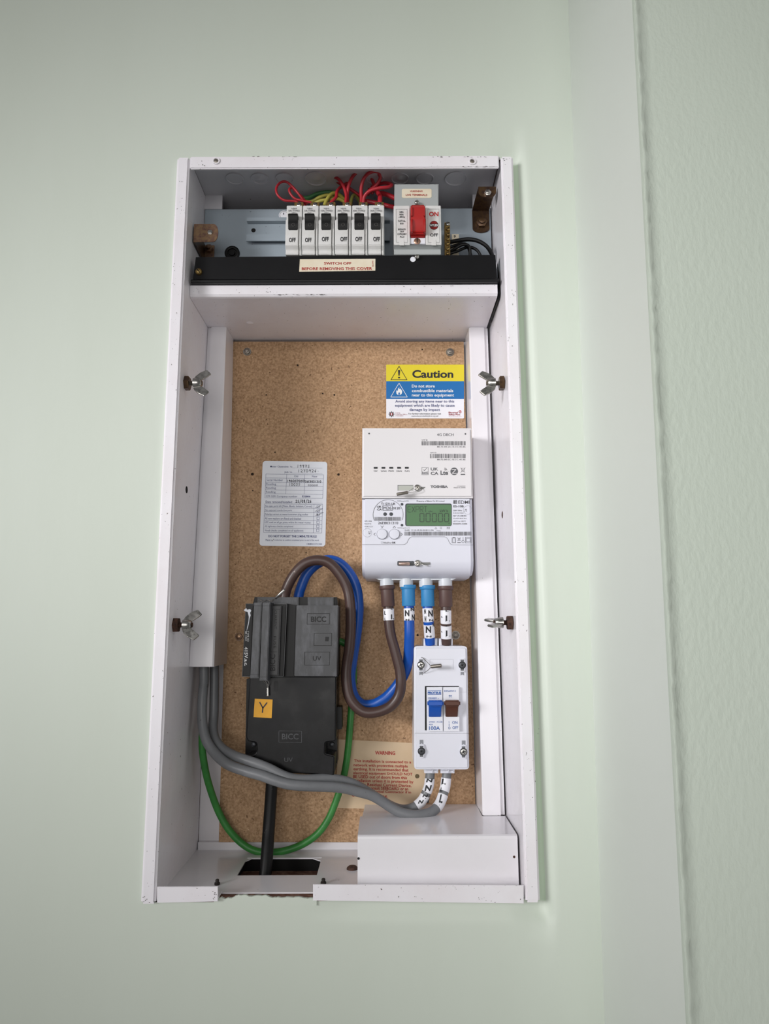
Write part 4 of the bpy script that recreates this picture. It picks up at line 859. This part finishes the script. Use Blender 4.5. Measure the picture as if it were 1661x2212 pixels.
mb.line(ZG, [(1415, 616), (1415, 658)], 3.5, y, INKG); mb.line(ZG, disc(1415, 676, 16, 16, 16), 4, y, INKG, True); mb.line(ZG, [(1448, 618), (1523, 618), (1523, 694), (1448, 694)], 4.5, y, INKG, True); mb.line(ZG, [(1461, 632), (1510, 632), (1510, 680), (1461, 680)], 4.5, y, INKG, True)
mb.line(ZG, [(1055, 484), (1069, 508), (1041, 508)], 2.5, y, INKG, True); mb.line(ZG, disc(1121, 495, 12, 12, 14), 2.5, y, INKG, True); mb.line(ZG, [(1203, 485), (1236, 485), (1236, 506), (1203, 506)], 3, y, INKG, True); mb.line(ZG, [(1203, 485), (1220, 498), (1236, 485)], 2.5, y, INKG); T(mb, 'Aamp', ZG, 1062, 524, 1118, 540, y, INKG)
mb.build('lettering', mt)
mb = MB(); mb.rect(ZG, 543, 934, 765, 996, YMT-.0003, YMT+.003, BEZEL, rad=14); mb.rect(ZG, 850, 953, 978, 981, YMT-.0003, YMT+.003, mat('slot_grey', (120, 120, 118), .5)); mb.build('sealing_slot', mt)
seal(mt, ZG, (812, 966, .0040), ((562, 972, .0680), (708, 972, .0680), .0020), [[(708, 972, .068), (800, 970, .0675), (880, 972, .0685), (940, 985, .0685), (948, 1000, .069), (900, 990, .069), (858, 974, .0695)]], YMT-.0006, fm=mat('coppery_ferrule', (205, 176, 164), .35, metal=.8))
for px in (835.2, 877.3, 919.4, 961.6):
    mb = MB(); a = at(px, 1244, .098); b = at(px+.4, 1268, .098); mb.tube([a, b], .0083, STUB, 24); mb.build('terminal_stub', mt)
mb = MB(); mb.pxp(YC, [(120, 118), (1210, 118), (1150, 140), (180, 140)], .092, .148, STUB); mb.build('terminal_block', mt)

# ================================================================== ISOLATOR
YI = .092
iso = thing('isolator_switch', at(955, 1662, .12), 'white two-pole isolator with blue and brown toggles below the meter', 'switch')
mb = MB()
pts = [(258, 240), (975, 240), (1003, 262), (1030, 2000), (1000, 2030), (262, 2030), (232, 1995), (228, 265)]
def rpoly(P, rad, n=4):
    out = []
    for i in range(len(P)):
        a, b, c = Vector(P[i-1]), Vector(P[i]), Vector(P[(i+1) % len(P)])
        p, q = b+(a-b).normalized()*rad, b+(c-b).normalized()*rad
        for k in range(n+1):
            t = k/n; out.append(tuple((1-t)**2*p+2*t*(1-t)*b+t*t*q))
    return out
outer = rpoly([(228, 240), (1003, 240), (1032, 2032), (232, 2032)], 55)
mb.pxp(YD, outer, YI, .1495, ISOW, .0025, 3); case = mb.build('enclosure', iso)
mb = MB(); y = YI-.0002
mb.line(YD, [(243, 1500), (1026, 1503)], 4, y, INKG); mb.line(YD, [(895, 906), (1015, 906)], 3, y, mat('fine_line', (190, 190, 200), .5))
mb.line(YD, [(797, 580), (797, 432), (460, 430), (458, 570)], 4, y, mat('fine_line', (190, 190, 200), .5)); mb.build('seam', case)
mb = MB(); mb.rect(YD, 388, 818, 880, 1460, YI-.0003, YI+.001, VOID); mb.build('window_gap', case)
yMo = YI-.0045
for l, r, nm in ((415, 652, 0), (652, 893, 1)):
    mb = MB(); mb.pxp(YD, [(l-2 if nm == 0 else l, 836), (r-8, 834), (r, 1475), (l+8 if nm else l+2, 1476)], yMo, YI+.004, MODW, .0006)
    mo = mb.build('switch_module', iso)
    lx, rx = (424, 664) if nm == 0 else (668, 906)
    col = (BLUEC if nm == 0 else mat('brown_toggle', (84, 48, 34), .4))
    mb = MB(); zt4, zm4, zl4 = [at(950, YD(0, v)[1], yMo-.012).z for v in (1022, 1118, 1130)]
    zz4 = at(950, YD(0, 1265)[1], yMo-.002).z
    xa4, xb4 = at(YD(lx, 0)[0], 1520, yMo-.014).x, at(YD(rx-8, 0)[0], 1520, yMo-.014).x
    sa, sb = at(YD(lx+22, 0)[0], 1540, yMo-.006).x, at(YD(rx-40, 0)[0], 1540, yMo-.006).x
    zt4 = at(950, YD(0, 1024)[1], yMo-.014).z; zm4 = at(950, YD(0, 1112)[1], yMo-.014).z
    mb.box(xa4, xb4, yMo-.017, yMo-.008, zm4, zt4, col, .0016, 3)
    mb.prism([(sa, y_, z_) for y_, z_ in ((yMo+.001, zt4-.003), (yMo-.013, zt4-.002), (yMo-.013, zm4+.001), (yMo-.0035, zz4+.002), (yMo-.002, zz4), (yMo+.001, zz4))], (sb-sa, 0, 0), col, .0006)
    mb.build('toggle', iso)
mb = MB(); y = yMo-.0003
T(mb, 'PROTEUS', YD, 428, 897, 623, 934, y, INKB, bold=.05, res=3); mb.line(YD, [(428, 884), (622, 882)], 6, y, INKB); mb.line(YD, [(430, 942), (622, 940)], 6, y, INKB)
T(mb, '230/400V ~', YD, 430, 980, 590, 1005, y, INKB); T(mb, 'BSEN60947-3', YD, 665, 878, 836, 902, y, INKB)
mb.line(YD, [(742, 985), (742, 945)], 4, y, INKB); mb.line(YD, [(733, 962), (742, 945), (751, 962)], 3.5, y, INKB); mb.line(YD, [(766, 985), (766, 945)], 4, y, INKB); mb.line(YD, [(757, 962), (766, 945), (775, 962)], 3.5, y, INKB); mb.line(YD, [(742, 966), (766, 966)], 2.5, y, INKB)
T(mb, 'EMISN', YD, 447, 1327, 534, 1348, y, INKB); T(mb, 'AC22B', YD, 556, 1325, 640, 1348, y, INKB); T(mb, 'IP2X', YD, 448, 1365, 502, 1386, y, INKB); T(mb, '100A', YD, 447, 1400, 605, 1455, y, INKB, bold=.01, res=4)
T(mb, 'ON', YD, 784, 1325, 858, 1366, y, INKB, res=3); T(mb, 'OFF', YD, 786, 1400, 868, 1440, y, INKB, res=3); mb.line(YD, [(735, 1327), (737, 1352)], 4, y, INKB); mb.line(YD, disc(740, 1424, 13, 16, 14), 5, y, INKB, True); mb.line(YD, [(738, 1366), (738, 1398)], 4, y, INKB); mb.quad(YD, [(731, 1374), (745, 1374), (738, 1364)], y, INKB); mb.quad(YD, [(731, 1390), (745, 1390), (738, 1400)], y, INKB)
mb.build('lettering', iso)
for cx, cy, up2, br in ((330, 512, True, True), (928, 515, True, False), (338, 1762, False, False), (948, 1772, False, True)):
    mb = MB()
    o8 = rpoly([(cx-35, cy-100), (cx+35, cy-100), (cx+46, cy-50), (cx+58, cy), (cx+46, cy+50), (cx+35, cy+100), (cx-35, cy+100), (cx-46, cy+50), (cx-58, cy), (cx-46, cy-50)], 12, 2)
    mb.pxp(YD, o8, YI-.0028, YI+.001, ISOW, .0006)
    sq = (cx-24, cy+100, cx+26, cy+150) if up2 else (cx-26, cy-165, cx+26, cy-100)
    mb.quad(YD, [(sq[0], sq[1]), (sq[2], sq[1]), (sq[2], sq[3]), ((sq[0]+sq[2])/2, sq[3]-16), (sq[0], sq[3])], YI-.0003, mat('recess_grey', (140, 142, 148), .6))
    for dy in (-62, 62): mb.quad(YD, [(cx-26, cy+dy-18), (cx+26, cy+dy-18), (cx+22, cy+dy+18), (cx-22, cy+dy+18)], YI-.0030, mat('recess_dark', (96, 98, 102), .5))
    boss = mb.build('screw_boss', iso)
    mb = MB(); c = at(*YD(cx, cy), YI-.0029); rad = .0038
    mb.lathe(c, (0, -1, 0), [(rad*1.15, 0), (rad*1.15, .0002)], INK, n=24); mb.lathe(c, (0, -1, 0), [(rad*.95, .0002), (rad*.92, .0012), (rad*.7, .0016), (rad*.3, .0013)], STEEL if br else mat('dark_screw', (80, 82, 86), .4, metal=.7), n=20)
    for a in (.3, 1.87):
        u = Vector((math.cos(a), 0, math.sin(a)))*rad*.55; v = Vector((-math.sin(a), 0, math.cos(a)))*rad*.13; p = c+Vector((0, -.0018, 0)); mb.add([p+u+v, p-u+v, p-u-v, p+u-v], [(0, 1, 2, 3)], INK)
    mb.build('screw', boss)
for cx, t, b in ((468, 130, 245), (690, 130, 245), (480, 2028, 2085), (715, 2028, 2085)):
    mb = MB(); mb.pxp(YD, [(cx-100, t), (cx+102, t), (cx+102, b), (cx-100, b)], .104, .145, ISOW, .0015)
    mb.pxp(YD, [(cx+12, t+10), (cx+30, b), (cx+6, b)] if t < 1000 else [(cx+6, t), (cx+30, t), (cx+6, b-5)], .1015, .105, ISOW); mb.build('cable_entry', iso)
seal(iso, YD, None, ((475, 536, .083), (628, 522, .079), .0023), [[(475, 528, .083), (420, 470, .086), (350, 405, .090), (330, 415, .0915)], [(475, 545, .083), (430, 590, .086), (370, 628, .090), (345, 622, .0915)]], YI)

# ================================================================== SERVICE CUT-OUT
co = thing('service_cutout', at(630, 1675, .12), 'black moulded service cut-out with fuse carrier on the left of the board', 'fuse box')
mb = MB(); mb.pxp(YA, [(320, 586), (1270, 588), (1282, 640), (1282, 1515), (240, 1515), (300, 660)], .098, .1498, BAKED, .0015)
mb.pxp(YA, [(352, 588), (832, 590), (832, 700), (352, 700)], .094, .1, BAKEF, .001); mb.pxp(YA, [(935, 590), (1235, 590), (1235, 700), (935, 700)], .094, .1, BAKEF, .001); mb.build('base', co)
mb = MB(); mb.pxp(YA, rpoly([(806, 684), (1291, 684), (1272, 1508), (780, 1503)], 14, 3), .076, .11, BAKEF, .0010); nbk = mb.build('neutral_block', co)
mb = MB()
EM = BAKED
for l, t, r, b in ((930, 780, 1190, 902), (1010, 1005, 1213, 1150), (902, 1224, 1190, 1375)): mb.line(YA, [(l, t), (r, t), (r-3, b), (l-3, b)], 5, .0757, EM, True)
T(mb, 'BICC', YA, 972, 812, 1148, 876, .0756, EM, bold=.02, res=3); T(mb, 'UV', YA, 995, 1272, 1090, 1324, .0756, EM, res=3)
mb.quad(YA, [(1140, 1048), (1180, 1048), (1176, 1100), (1136, 1100)], .0756, BAKE); mb.build('moulded_marks', nbk)
mb = MB(); mb.pxp(YA, [(690, 664), (806, 680), (780, 1510), (655, 1514)], .088, .1, BAKED, .001); mb.build('centre_rib', co)
fc = MB(); fc.pxp(YA, [(217, 665), (697, 665), (658, 1512), (176, 1508)], .080, .098, BAKED, .0012)
fc.line(YA, [(222, 668), (695, 668), (656, 1509), (178, 1505)], 8, .0797, BAKEF, True); carr = fc.build('fuse_carrier', co)
mb = MB(); mb.pxp(YA, [(508, 690), (630, 690), (597, 1497), (466, 1497)], .074, .081, mat('dark_moulding', (38, 38, 42), .35), .0008); mb.line(YA, [(530, 728), (614, 730), (586, 1490), (495, 1488)], 4, .0737, BAKED, True)
T(mb, 'BICC', YA, 500, 1250, 560, 1440, .0737, BAKED, rot=90, bold=.01); T(mb, 'CURRENT', YA, 548, 740, 578, 960, .0737, BAKED, rot=-90); T(mb, 'FUSE', YA, 540, 1040, 570, 1180, .0737, BAKED, rot=-90); mb.line(YA, [(500, 1222), (580, 1222)], 4, .0737, BAKED); mb.build('rating_panel', carr)
for l0, r0, l1, r1, b in ((316, 407, 268, 368, 1528), (412, 502, 376, 466, 1556)):
    mb = MB(); mb.pxp(YA, [(l0, 652), (r0, 650), (r1, b), (l1, b)], .056, .081, BAKEF, .0010)
    mb.line(YA, [(l0+2, 690), (r0-2, 690)], 3, .0557, BAKED); mb.line(YA, [(l1+2, b-42), (r1-2, b-42)], 3, .0557, BAKED); mb.build('handle_bar', carr)
mb = MB(); mb.pxp(YA, [(222, 690), (300, 690), (266, 1490), (184, 1450)], .0785, .081, BAKED)
T(mb, '415V.a.c.', YA, 203, 1165, 243, 1385, .0782, INKW, rot=-90, bold=.025, res=3); T(mb, 'TYPE IID', YA, 236, 978, 255, 1105, .0782, INKW, rot=-90); T(mb, 'BS 1361', YA, 213, 985, 232, 1095, .0782, INKW, rot=-90, bold=.02)
mb.build('rating_strip', carr)
mb = MB(); P = [(195, 740), (225, 715), (232, 735), (270, 728), (282, 745), (268, 770), (276, 800), (262, 840), (255, 890), (244, 940), (228, 985), (236, 930), (250, 870), (254, 815), (240, 760), (210, 752)]
mb.pxp(YA, P, .0778, .0783, WHITEL); mb.build('torn_label', carr)
mb = MB(); low = rpoly([(236, 100), (1136, 100), (1132, 775), (1022, 790), (1018, 905), (1120, 930), (1112, 1132), (215, 1085), (193, 935), (290, 915), (312, 880), (305, 792), (220, 778), (197, 735)], 16, 3)
mb.pxp(YB, low, .088, .149, BAKE, .0018, 3); lw = mb.build('lower_cover', co)
mb = MB(); mb.line(YB, [(541, 668), (778, 670), (777, 787), (540, 785)], 3.5, .0877, BAKEF, True); T(mb, 'BICC', YB, 572, 696, 744, 757, .0876, BAKEF, bold=.015, res=3); T(mb, 'UV', YB, 597, 946, 684, 990, .0877, BAKEF, res=3); mb.quad(YB, rr(488, 150, 530, 255, 12, 3), .0877, BAKED); mb.build('moulded_marks', lw)
mb = MB(); mb.pxp(YB, [(205, 130), (1150, 110), (1145, 1000), (190, 1000)], .125, .1497, BAKED); mb.build('back_plate', co)
mb = MB(); mb.pxp(YB, rpoly([(1130, 420), (1192, 420), (1195, 650), (1130, 655)], 10, 2), .108, .13, BAKED, .0008); mb.build('side_clip', co)
for cx, cy in ((278, 800), (1090, 800)):
    mb = MB(); mb.lathe(at(*YB(cx, cy+10), .122), (0, -1, 0), [(.0030, 0), (.0028, .0012), (.0014, .0018)], mat('dark_screw', (80, 82, 86), .4, metal=.7), n=14); mb.build('cover_screw', co)
seal(co, YA, None, ((560, 605, .070), (668, 500, .066), .0016), [[(560, 605, .070), (520, 640, .074), (470, 622, .080), (420, 640, .084), (360, 610, .090)], [(545, 612, .071), (505, 640, .078), (490, 655, .08)]], .07, fm=STEEL)
seal(co, YB, None, ((423, 215, .083), (425, 308, .083), .0017), [[(400, 150, .080), (425, 190, .081), (423, 215, .083)], [(380, 150, .080), (410, 180, .082), (423, 215, .083)], [(420, 140, .08), (436, 170, .08), (430, 215, .083)]], .085, fm=STEEL)
ys = thing('letter_sticker', at(567, 1551, .0875), 'square amber sticker with handwritten Y on the black cut-out', 'sticker')
mb = MB(); mb.pxp(YB, [(290, 333), (475, 342), (465, 535), (277, 525)], .0876, .088, AMBER); mb.build('paper', ys)
mb = MB(); mb.line(YB, [(342, 372), (374, 430), (416, 376)], 12, .0873, PEN); mb.line(YB, [(374, 425), (369, 476)], 12, .0873, PEN); mb.build('letter', ys)

# ================================================================== CABLES
def tail(name, label, segs_path, r, m, group, sleeve=None, bands=(), letters=()):
    p = path(PX, segs_path, 40); base = min(p, key=lambda q: q.z)
    t = thing(name, base, label, 'cable', group)
    mb = MB(); mb.tube(p[::5]+[p[-1]], r, m, 18); mb.build('core', t)
    if sleeve:
        (x0, y0), (x1, y1), yd, sr, sm_ = sleeve
        a, b = at(x0, y0, yd), at(x1, y1, yd); mb = MB()
        mb.tube([a, a.lerp(b, .02), a.lerp(b, .17), a.lerp(b, .19), a.lerp(b, .2), a.lerp(b, .97), b], [sr*1.14, sr*1.17, sr*1.17, sr*1.12, sr*.99, sr, sr*.96], sm_, 24); mb.build('sleeve', t)
    for bp, lets in zip(bands, letters):
        half = p if len(segs_path) < 6 else p[len(p)//2:]; q = [c for c in half if bp[0] <= projy(c) <= bp[1] and bp[2] <= projx(c) <= bp[3]]; mb = MB(); mb.tube(q, r*1.07, SIGNW, 18)
        mb.build('marker_band', t)
        if lets:
            mb = MB(); rad = r*1.09
            for s, l, tp, rt_, bt, sl2 in lets:
                def yf(px, py):
                    k = min(range(len(q)), key=lambda i: abs(projy(q[i])-py)); c = q[k]
                    X = at(px, py, c.y-rad*.6).x; dx = min(abs(X-c.x), rad*.985)
                    return c.y-math.sqrt(rad*rad-dx*dx)-.0002
                T(mb, s, PX, l, tp, rt_, bt, 0, INK, bold=.04, res=3, yfun=yf, lean=sl2)
            mb.build('band_letters', t)
    return t
def projx(P):
    v = Vector(P)-CAM; return 830.5+F_PX*v.dot(RT)/v.dot(FW)
def projy(P):
    v = Vector(P)-CAM; return 1106-F_PX*v.dot(UP)/v.dot(FW)
GT = 'meter tails'
yT = .098
tail('meter_tail', 'brown meter tail looping from the cut-out up and round to the meter', [(606, 1330, .104), (615, 1288, .104), (621, 1267, .102), (636, 1240, .100), (658, 1218, .099), (684, 1210, .098), (710, 1216, .098), (732, 1238, .098), (749, 1268, .098), (756, 1301, .098), (757.5, 1338, .100), (757, 1367, .102), (754, 1404, .104), (749, 1435, .106), (747.5, 1463, .106), (752, 1497, .105), (764, 1521, .104), (786, 1538, .103), (814, 1538, .102), (840, 1528, .101), (856, 1512, .100), (864, 1494, .099), (866, 1474, .098), (864, 1449, .098), (858, 1424, .098), (852, 1401, .098), (844.5, 1373, .098), (840.5, 1344, .098), (839, 1300, yT)], .0062, BROWNC, GT,
     sleeve=((835.7, 1265), (838.5, 1310), yT, .0081, BROWNS), bands=[(1314, 1340.5, 800, 860)],
     letters=[[('L', 844.5, 1327, 851, 1338, 0), ('L', 830, 1320, 833.5, 1328, 0), ('L', 844, 1313.5, 849, 1317, 0), ('L', 830.5, 1334, 832.5, 1340, 0)]])
tail('meter_tail', 'bright blue meter tail looping behind the brown one', [(640, 1330, .118), (645, 1288, .118), (650.5, 1268, .117), (663, 1240, .117), (684, 1219, .117), (708, 1209.5, .117), (733, 1216, .117), (755, 1238, .117), (769.5, 1268, .117), (774.5, 1301, .118), (773.7, 1338, .120), (769, 1378, .122), (762, 1423, .124), (757, 1465, .125), (764, 1502, .124), (782, 1521, .122), (806, 1521.5, .120), (826, 1512, .118), (842, 1499, .117), (858, 1480, .115), (872, 1458, .112), (880.5, 1432, .108), (883.5, 1393, .102), (884.3, 1360, yT), (883, 1300, yT)], .0062, BLUEC, GT,
     sleeve=((881.5, 1264), (882.5, 1309), yT, .0081, BLUES), bands=[(1313, 1340.5, 860, 900)],
     letters=[[('N', 874.5, 1318, 884, 1331, 0), ('N', 887, 1312.5, 895, 1320, 0), ('N', 889.5, 1327, 896, 1340, 0), ('N', 876, 1337, 884, 1341, 0)]])
tail('meter_tail', 'short blue tail joining the meter to the isolator', [(923, 1300, yT), (924.5, 1330, yT), (926.5, 1355, .101), (929, 1392, .106)], .0062, BLUEC, GT,
     sleeve=((923, 1265), (924.3, 1310), yT, .0081, BLUES), bands=[(1313.5, 1342, 0, 1999), (1347.5, 1376.5, 0, 1999)],
     letters=[[('N', 925, 1318, 935, 1332, 0), ('N', 916, 1316, 920, 1326, 0), ('N', 917, 1331, 920.5, 1343, 0), ('N', 927, 1337.5, 936, 1342, 0)], [('N', 919.5, 1353, 931, 1367, 0), ('N', 921, 1373, 932, 1377, 0), ('N', 935, 1346, 938, 1354, 0)]])
tail('meter_tail', 'short brown tail joining the meter to the isolator', [(963, 1300, yT), (963, 1330, yT), (963.5, 1355, .101), (964, 1392, .106)], .0062, BROWNC, GT,
     sleeve=((962, 1266), (963, 1311), yT, .0081, BROWNS), bands=[(1318, 1346, 0, 1999), (1350.5, 1379, 0, 1999)],
     letters=[[('L', 962.5, 1329.5, 971.5, 1343, 0), ('L', 953, 1331, 956, 1334, 0), ('L', 962.5, 1318, 969, 1321.5, 0)], [('L', 963, 1362, 972, 1376, 0), ('L', 953, 1363, 956, 1366, 0), ('L', 963, 1350.5, 970, 1354, 0)]])
GG = 'grey supply tails'
tail('grey_cable', 'grey cable marked N curving from the trunking to the isolator', [(463, 1425, .125), (463, 1480, .122), (462, 1540, .118), (460, 1572, .112), (465, 1597, .104), (480, 1617, .095), (505, 1632, .086), (527, 1640, .080), (556, 1650, .076), (583, 1661, .075), (606, 1673, .075), (628, 1681, .076), (656, 1684, .080), (698, 1682.5, .088), (729, 1684, .094), (760, 1692, .100), (790, 1708, .106), (820, 1727, .110), (848, 1743, .112), (872, 1749, .112), (894, 1744, .112), (911, 1730, .114), (921, 1712, .115), (927, 1693, .116), (930, 1655, .118)], .0056, GREYC, GG,
     bands=[(1681, 1711, 900, 999), (1717.5, 1741, 897, 999)],
     letters=[[('N', 921, 1682, 934, 1690, 2), ('N', 918, 1696, 931.5, 1709, 3)], [('N', 913, 1716, 924, 1722, 2), ('N', 904, 1728, 914, 1736, 3), ('N', 917, 1724, 927, 1735, 3)]])
tail('grey_cable', 'grey cable marked L in front, resting on the white box', [(440, 1425, .106), (441, 1468, .104), (437.5, 1505, .100), (436.5, 1550, .097), (443, 1592, .092), (460, 1622, .087), (490, 1650, .078), (530, 1665.5, .072), (563, 1675, .068), (594, 1686, .066), (625, 1694.5, .066), (667, 1698, .070), (719, 1700, .078), (750, 1704, .084), (781, 1712, .088), (802, 1718, .091), (822, 1729, .093), (843, 1743, .094), (863, 1754, .094), (884, 1759.5, .094), (904, 1760.5, .095), (925, 1757, .098), (941, 1747, .103), (951, 1733, .108), (958, 1713, .112), (962.5, 1693, .115), (966, 1655, .118)], .0057, GREYC, GG,
     bands=[(1680, 1710, 930, 999), (1716.5, 1745, 930, 999)],
     letters=[[('L', 954, 1682, 963, 1695, 2), ('L', 951, 1701, 956, 1710, 2)], [('L', 949.5, 1716, 957, 1735, 4), ('L', 944, 1731, 951, 1740, 4)]])
wire('earth_cable', PX, [(437, 1575, .112), (436.5, 1608, .112), (438.5, 1633, .114), (446, 1675, .120), (457.5, 1715, .128), (472, 1753, .134), (492, 1789, .136), (519, 1819, .138), (546, 1836, .138), (575, 1841.5, .138), (614, 1838, .138), (655, 1823, .138), (687, 1800, .138), (710, 1768, .138), (726, 1730, .138), (739.5, 1689, .138), (748, 1648, .138), (753, 1606, .138), (757, 1554, .138), (761, 1502, .138), (764, 1460, .138), (763, 1425, .138), (756, 1403, .138), (745, 1390, .138), (725, 1382, .138)], .0042, GREENC, 'green earth cable hanging in a wide loop over the board', 'cable', n=14)
wire('supply_cable', PX, [(589, 1650, .118), (587, 1693, .116), (584, 1740, .114), (580.5, 1790, .110), (577.5, 1835, .102), (575, 1868, .096), (571, 1910, .090), (568, 1960, .088)], .0071, RUBBER, 'thick black supply cable dropping from the cut-out into the floor hole', 'cable', n=20)

# ================================================================== COVER BOX
zt5 = -.2186; yf5 = .022
bx = thing('cover_box', (.055, .085, ZF0), 'white folded steel cover box in the bottom right of the cabinet', 'box')
xl5, xr5 = at(772.5, 1806, yf5).x, at(1117.5, 1806, yf5).x
mb = MB()
prof = [(yf5, ZF0+.001), (yf5, zt5-.0035), (yf5+.001, zt5-.001), (yf5+.0035, zt5), (.096, zt5), (.096, zt5-.0012), (yf5+.004, zt5-.0012), (yf5+.0012, zt5-.004), (yf5+.0012, ZF0+.001)]
mb.prism([(xl5, y_, z_) for y_, z_ in prof], (xr5-xl5, 0, 0), CABW, 0)
mb.box(xl5+.004, .1118, .096, .1495, zt5-.0012, zt5, CABW); mb.build('cover', bx)
mb = MB(); mb.prism([(xl5, yf5+.0016, ZF0+.0005), (xl5, yf5+.0016, zt5-.003), (xl5, .03, zt5-.0013), (xl5+.004, .148, zt5-.0013), (xl5+.004, .148, ZF0+.0005)], (.0012, 0, 0), CABW); mb.build('side_wall', bx)
for px, py, m in ((774.5, 1854.5, VOID), (1110.5, 1851, RUST)):
    mb = MB(); mb.lathe(at(px, py, yf5), (0, -1, 0), [(.0013, 0), (.0013, .0002)], m, n=12); mb.build('screw_hole', bx)

# ------------------------------------------------------------------ lift everything to its height above the floor
for o in list(COL.objects):
    if o.parent is None and o.type in ('MESH', 'EMPTY'): o.location.z += ZOFF
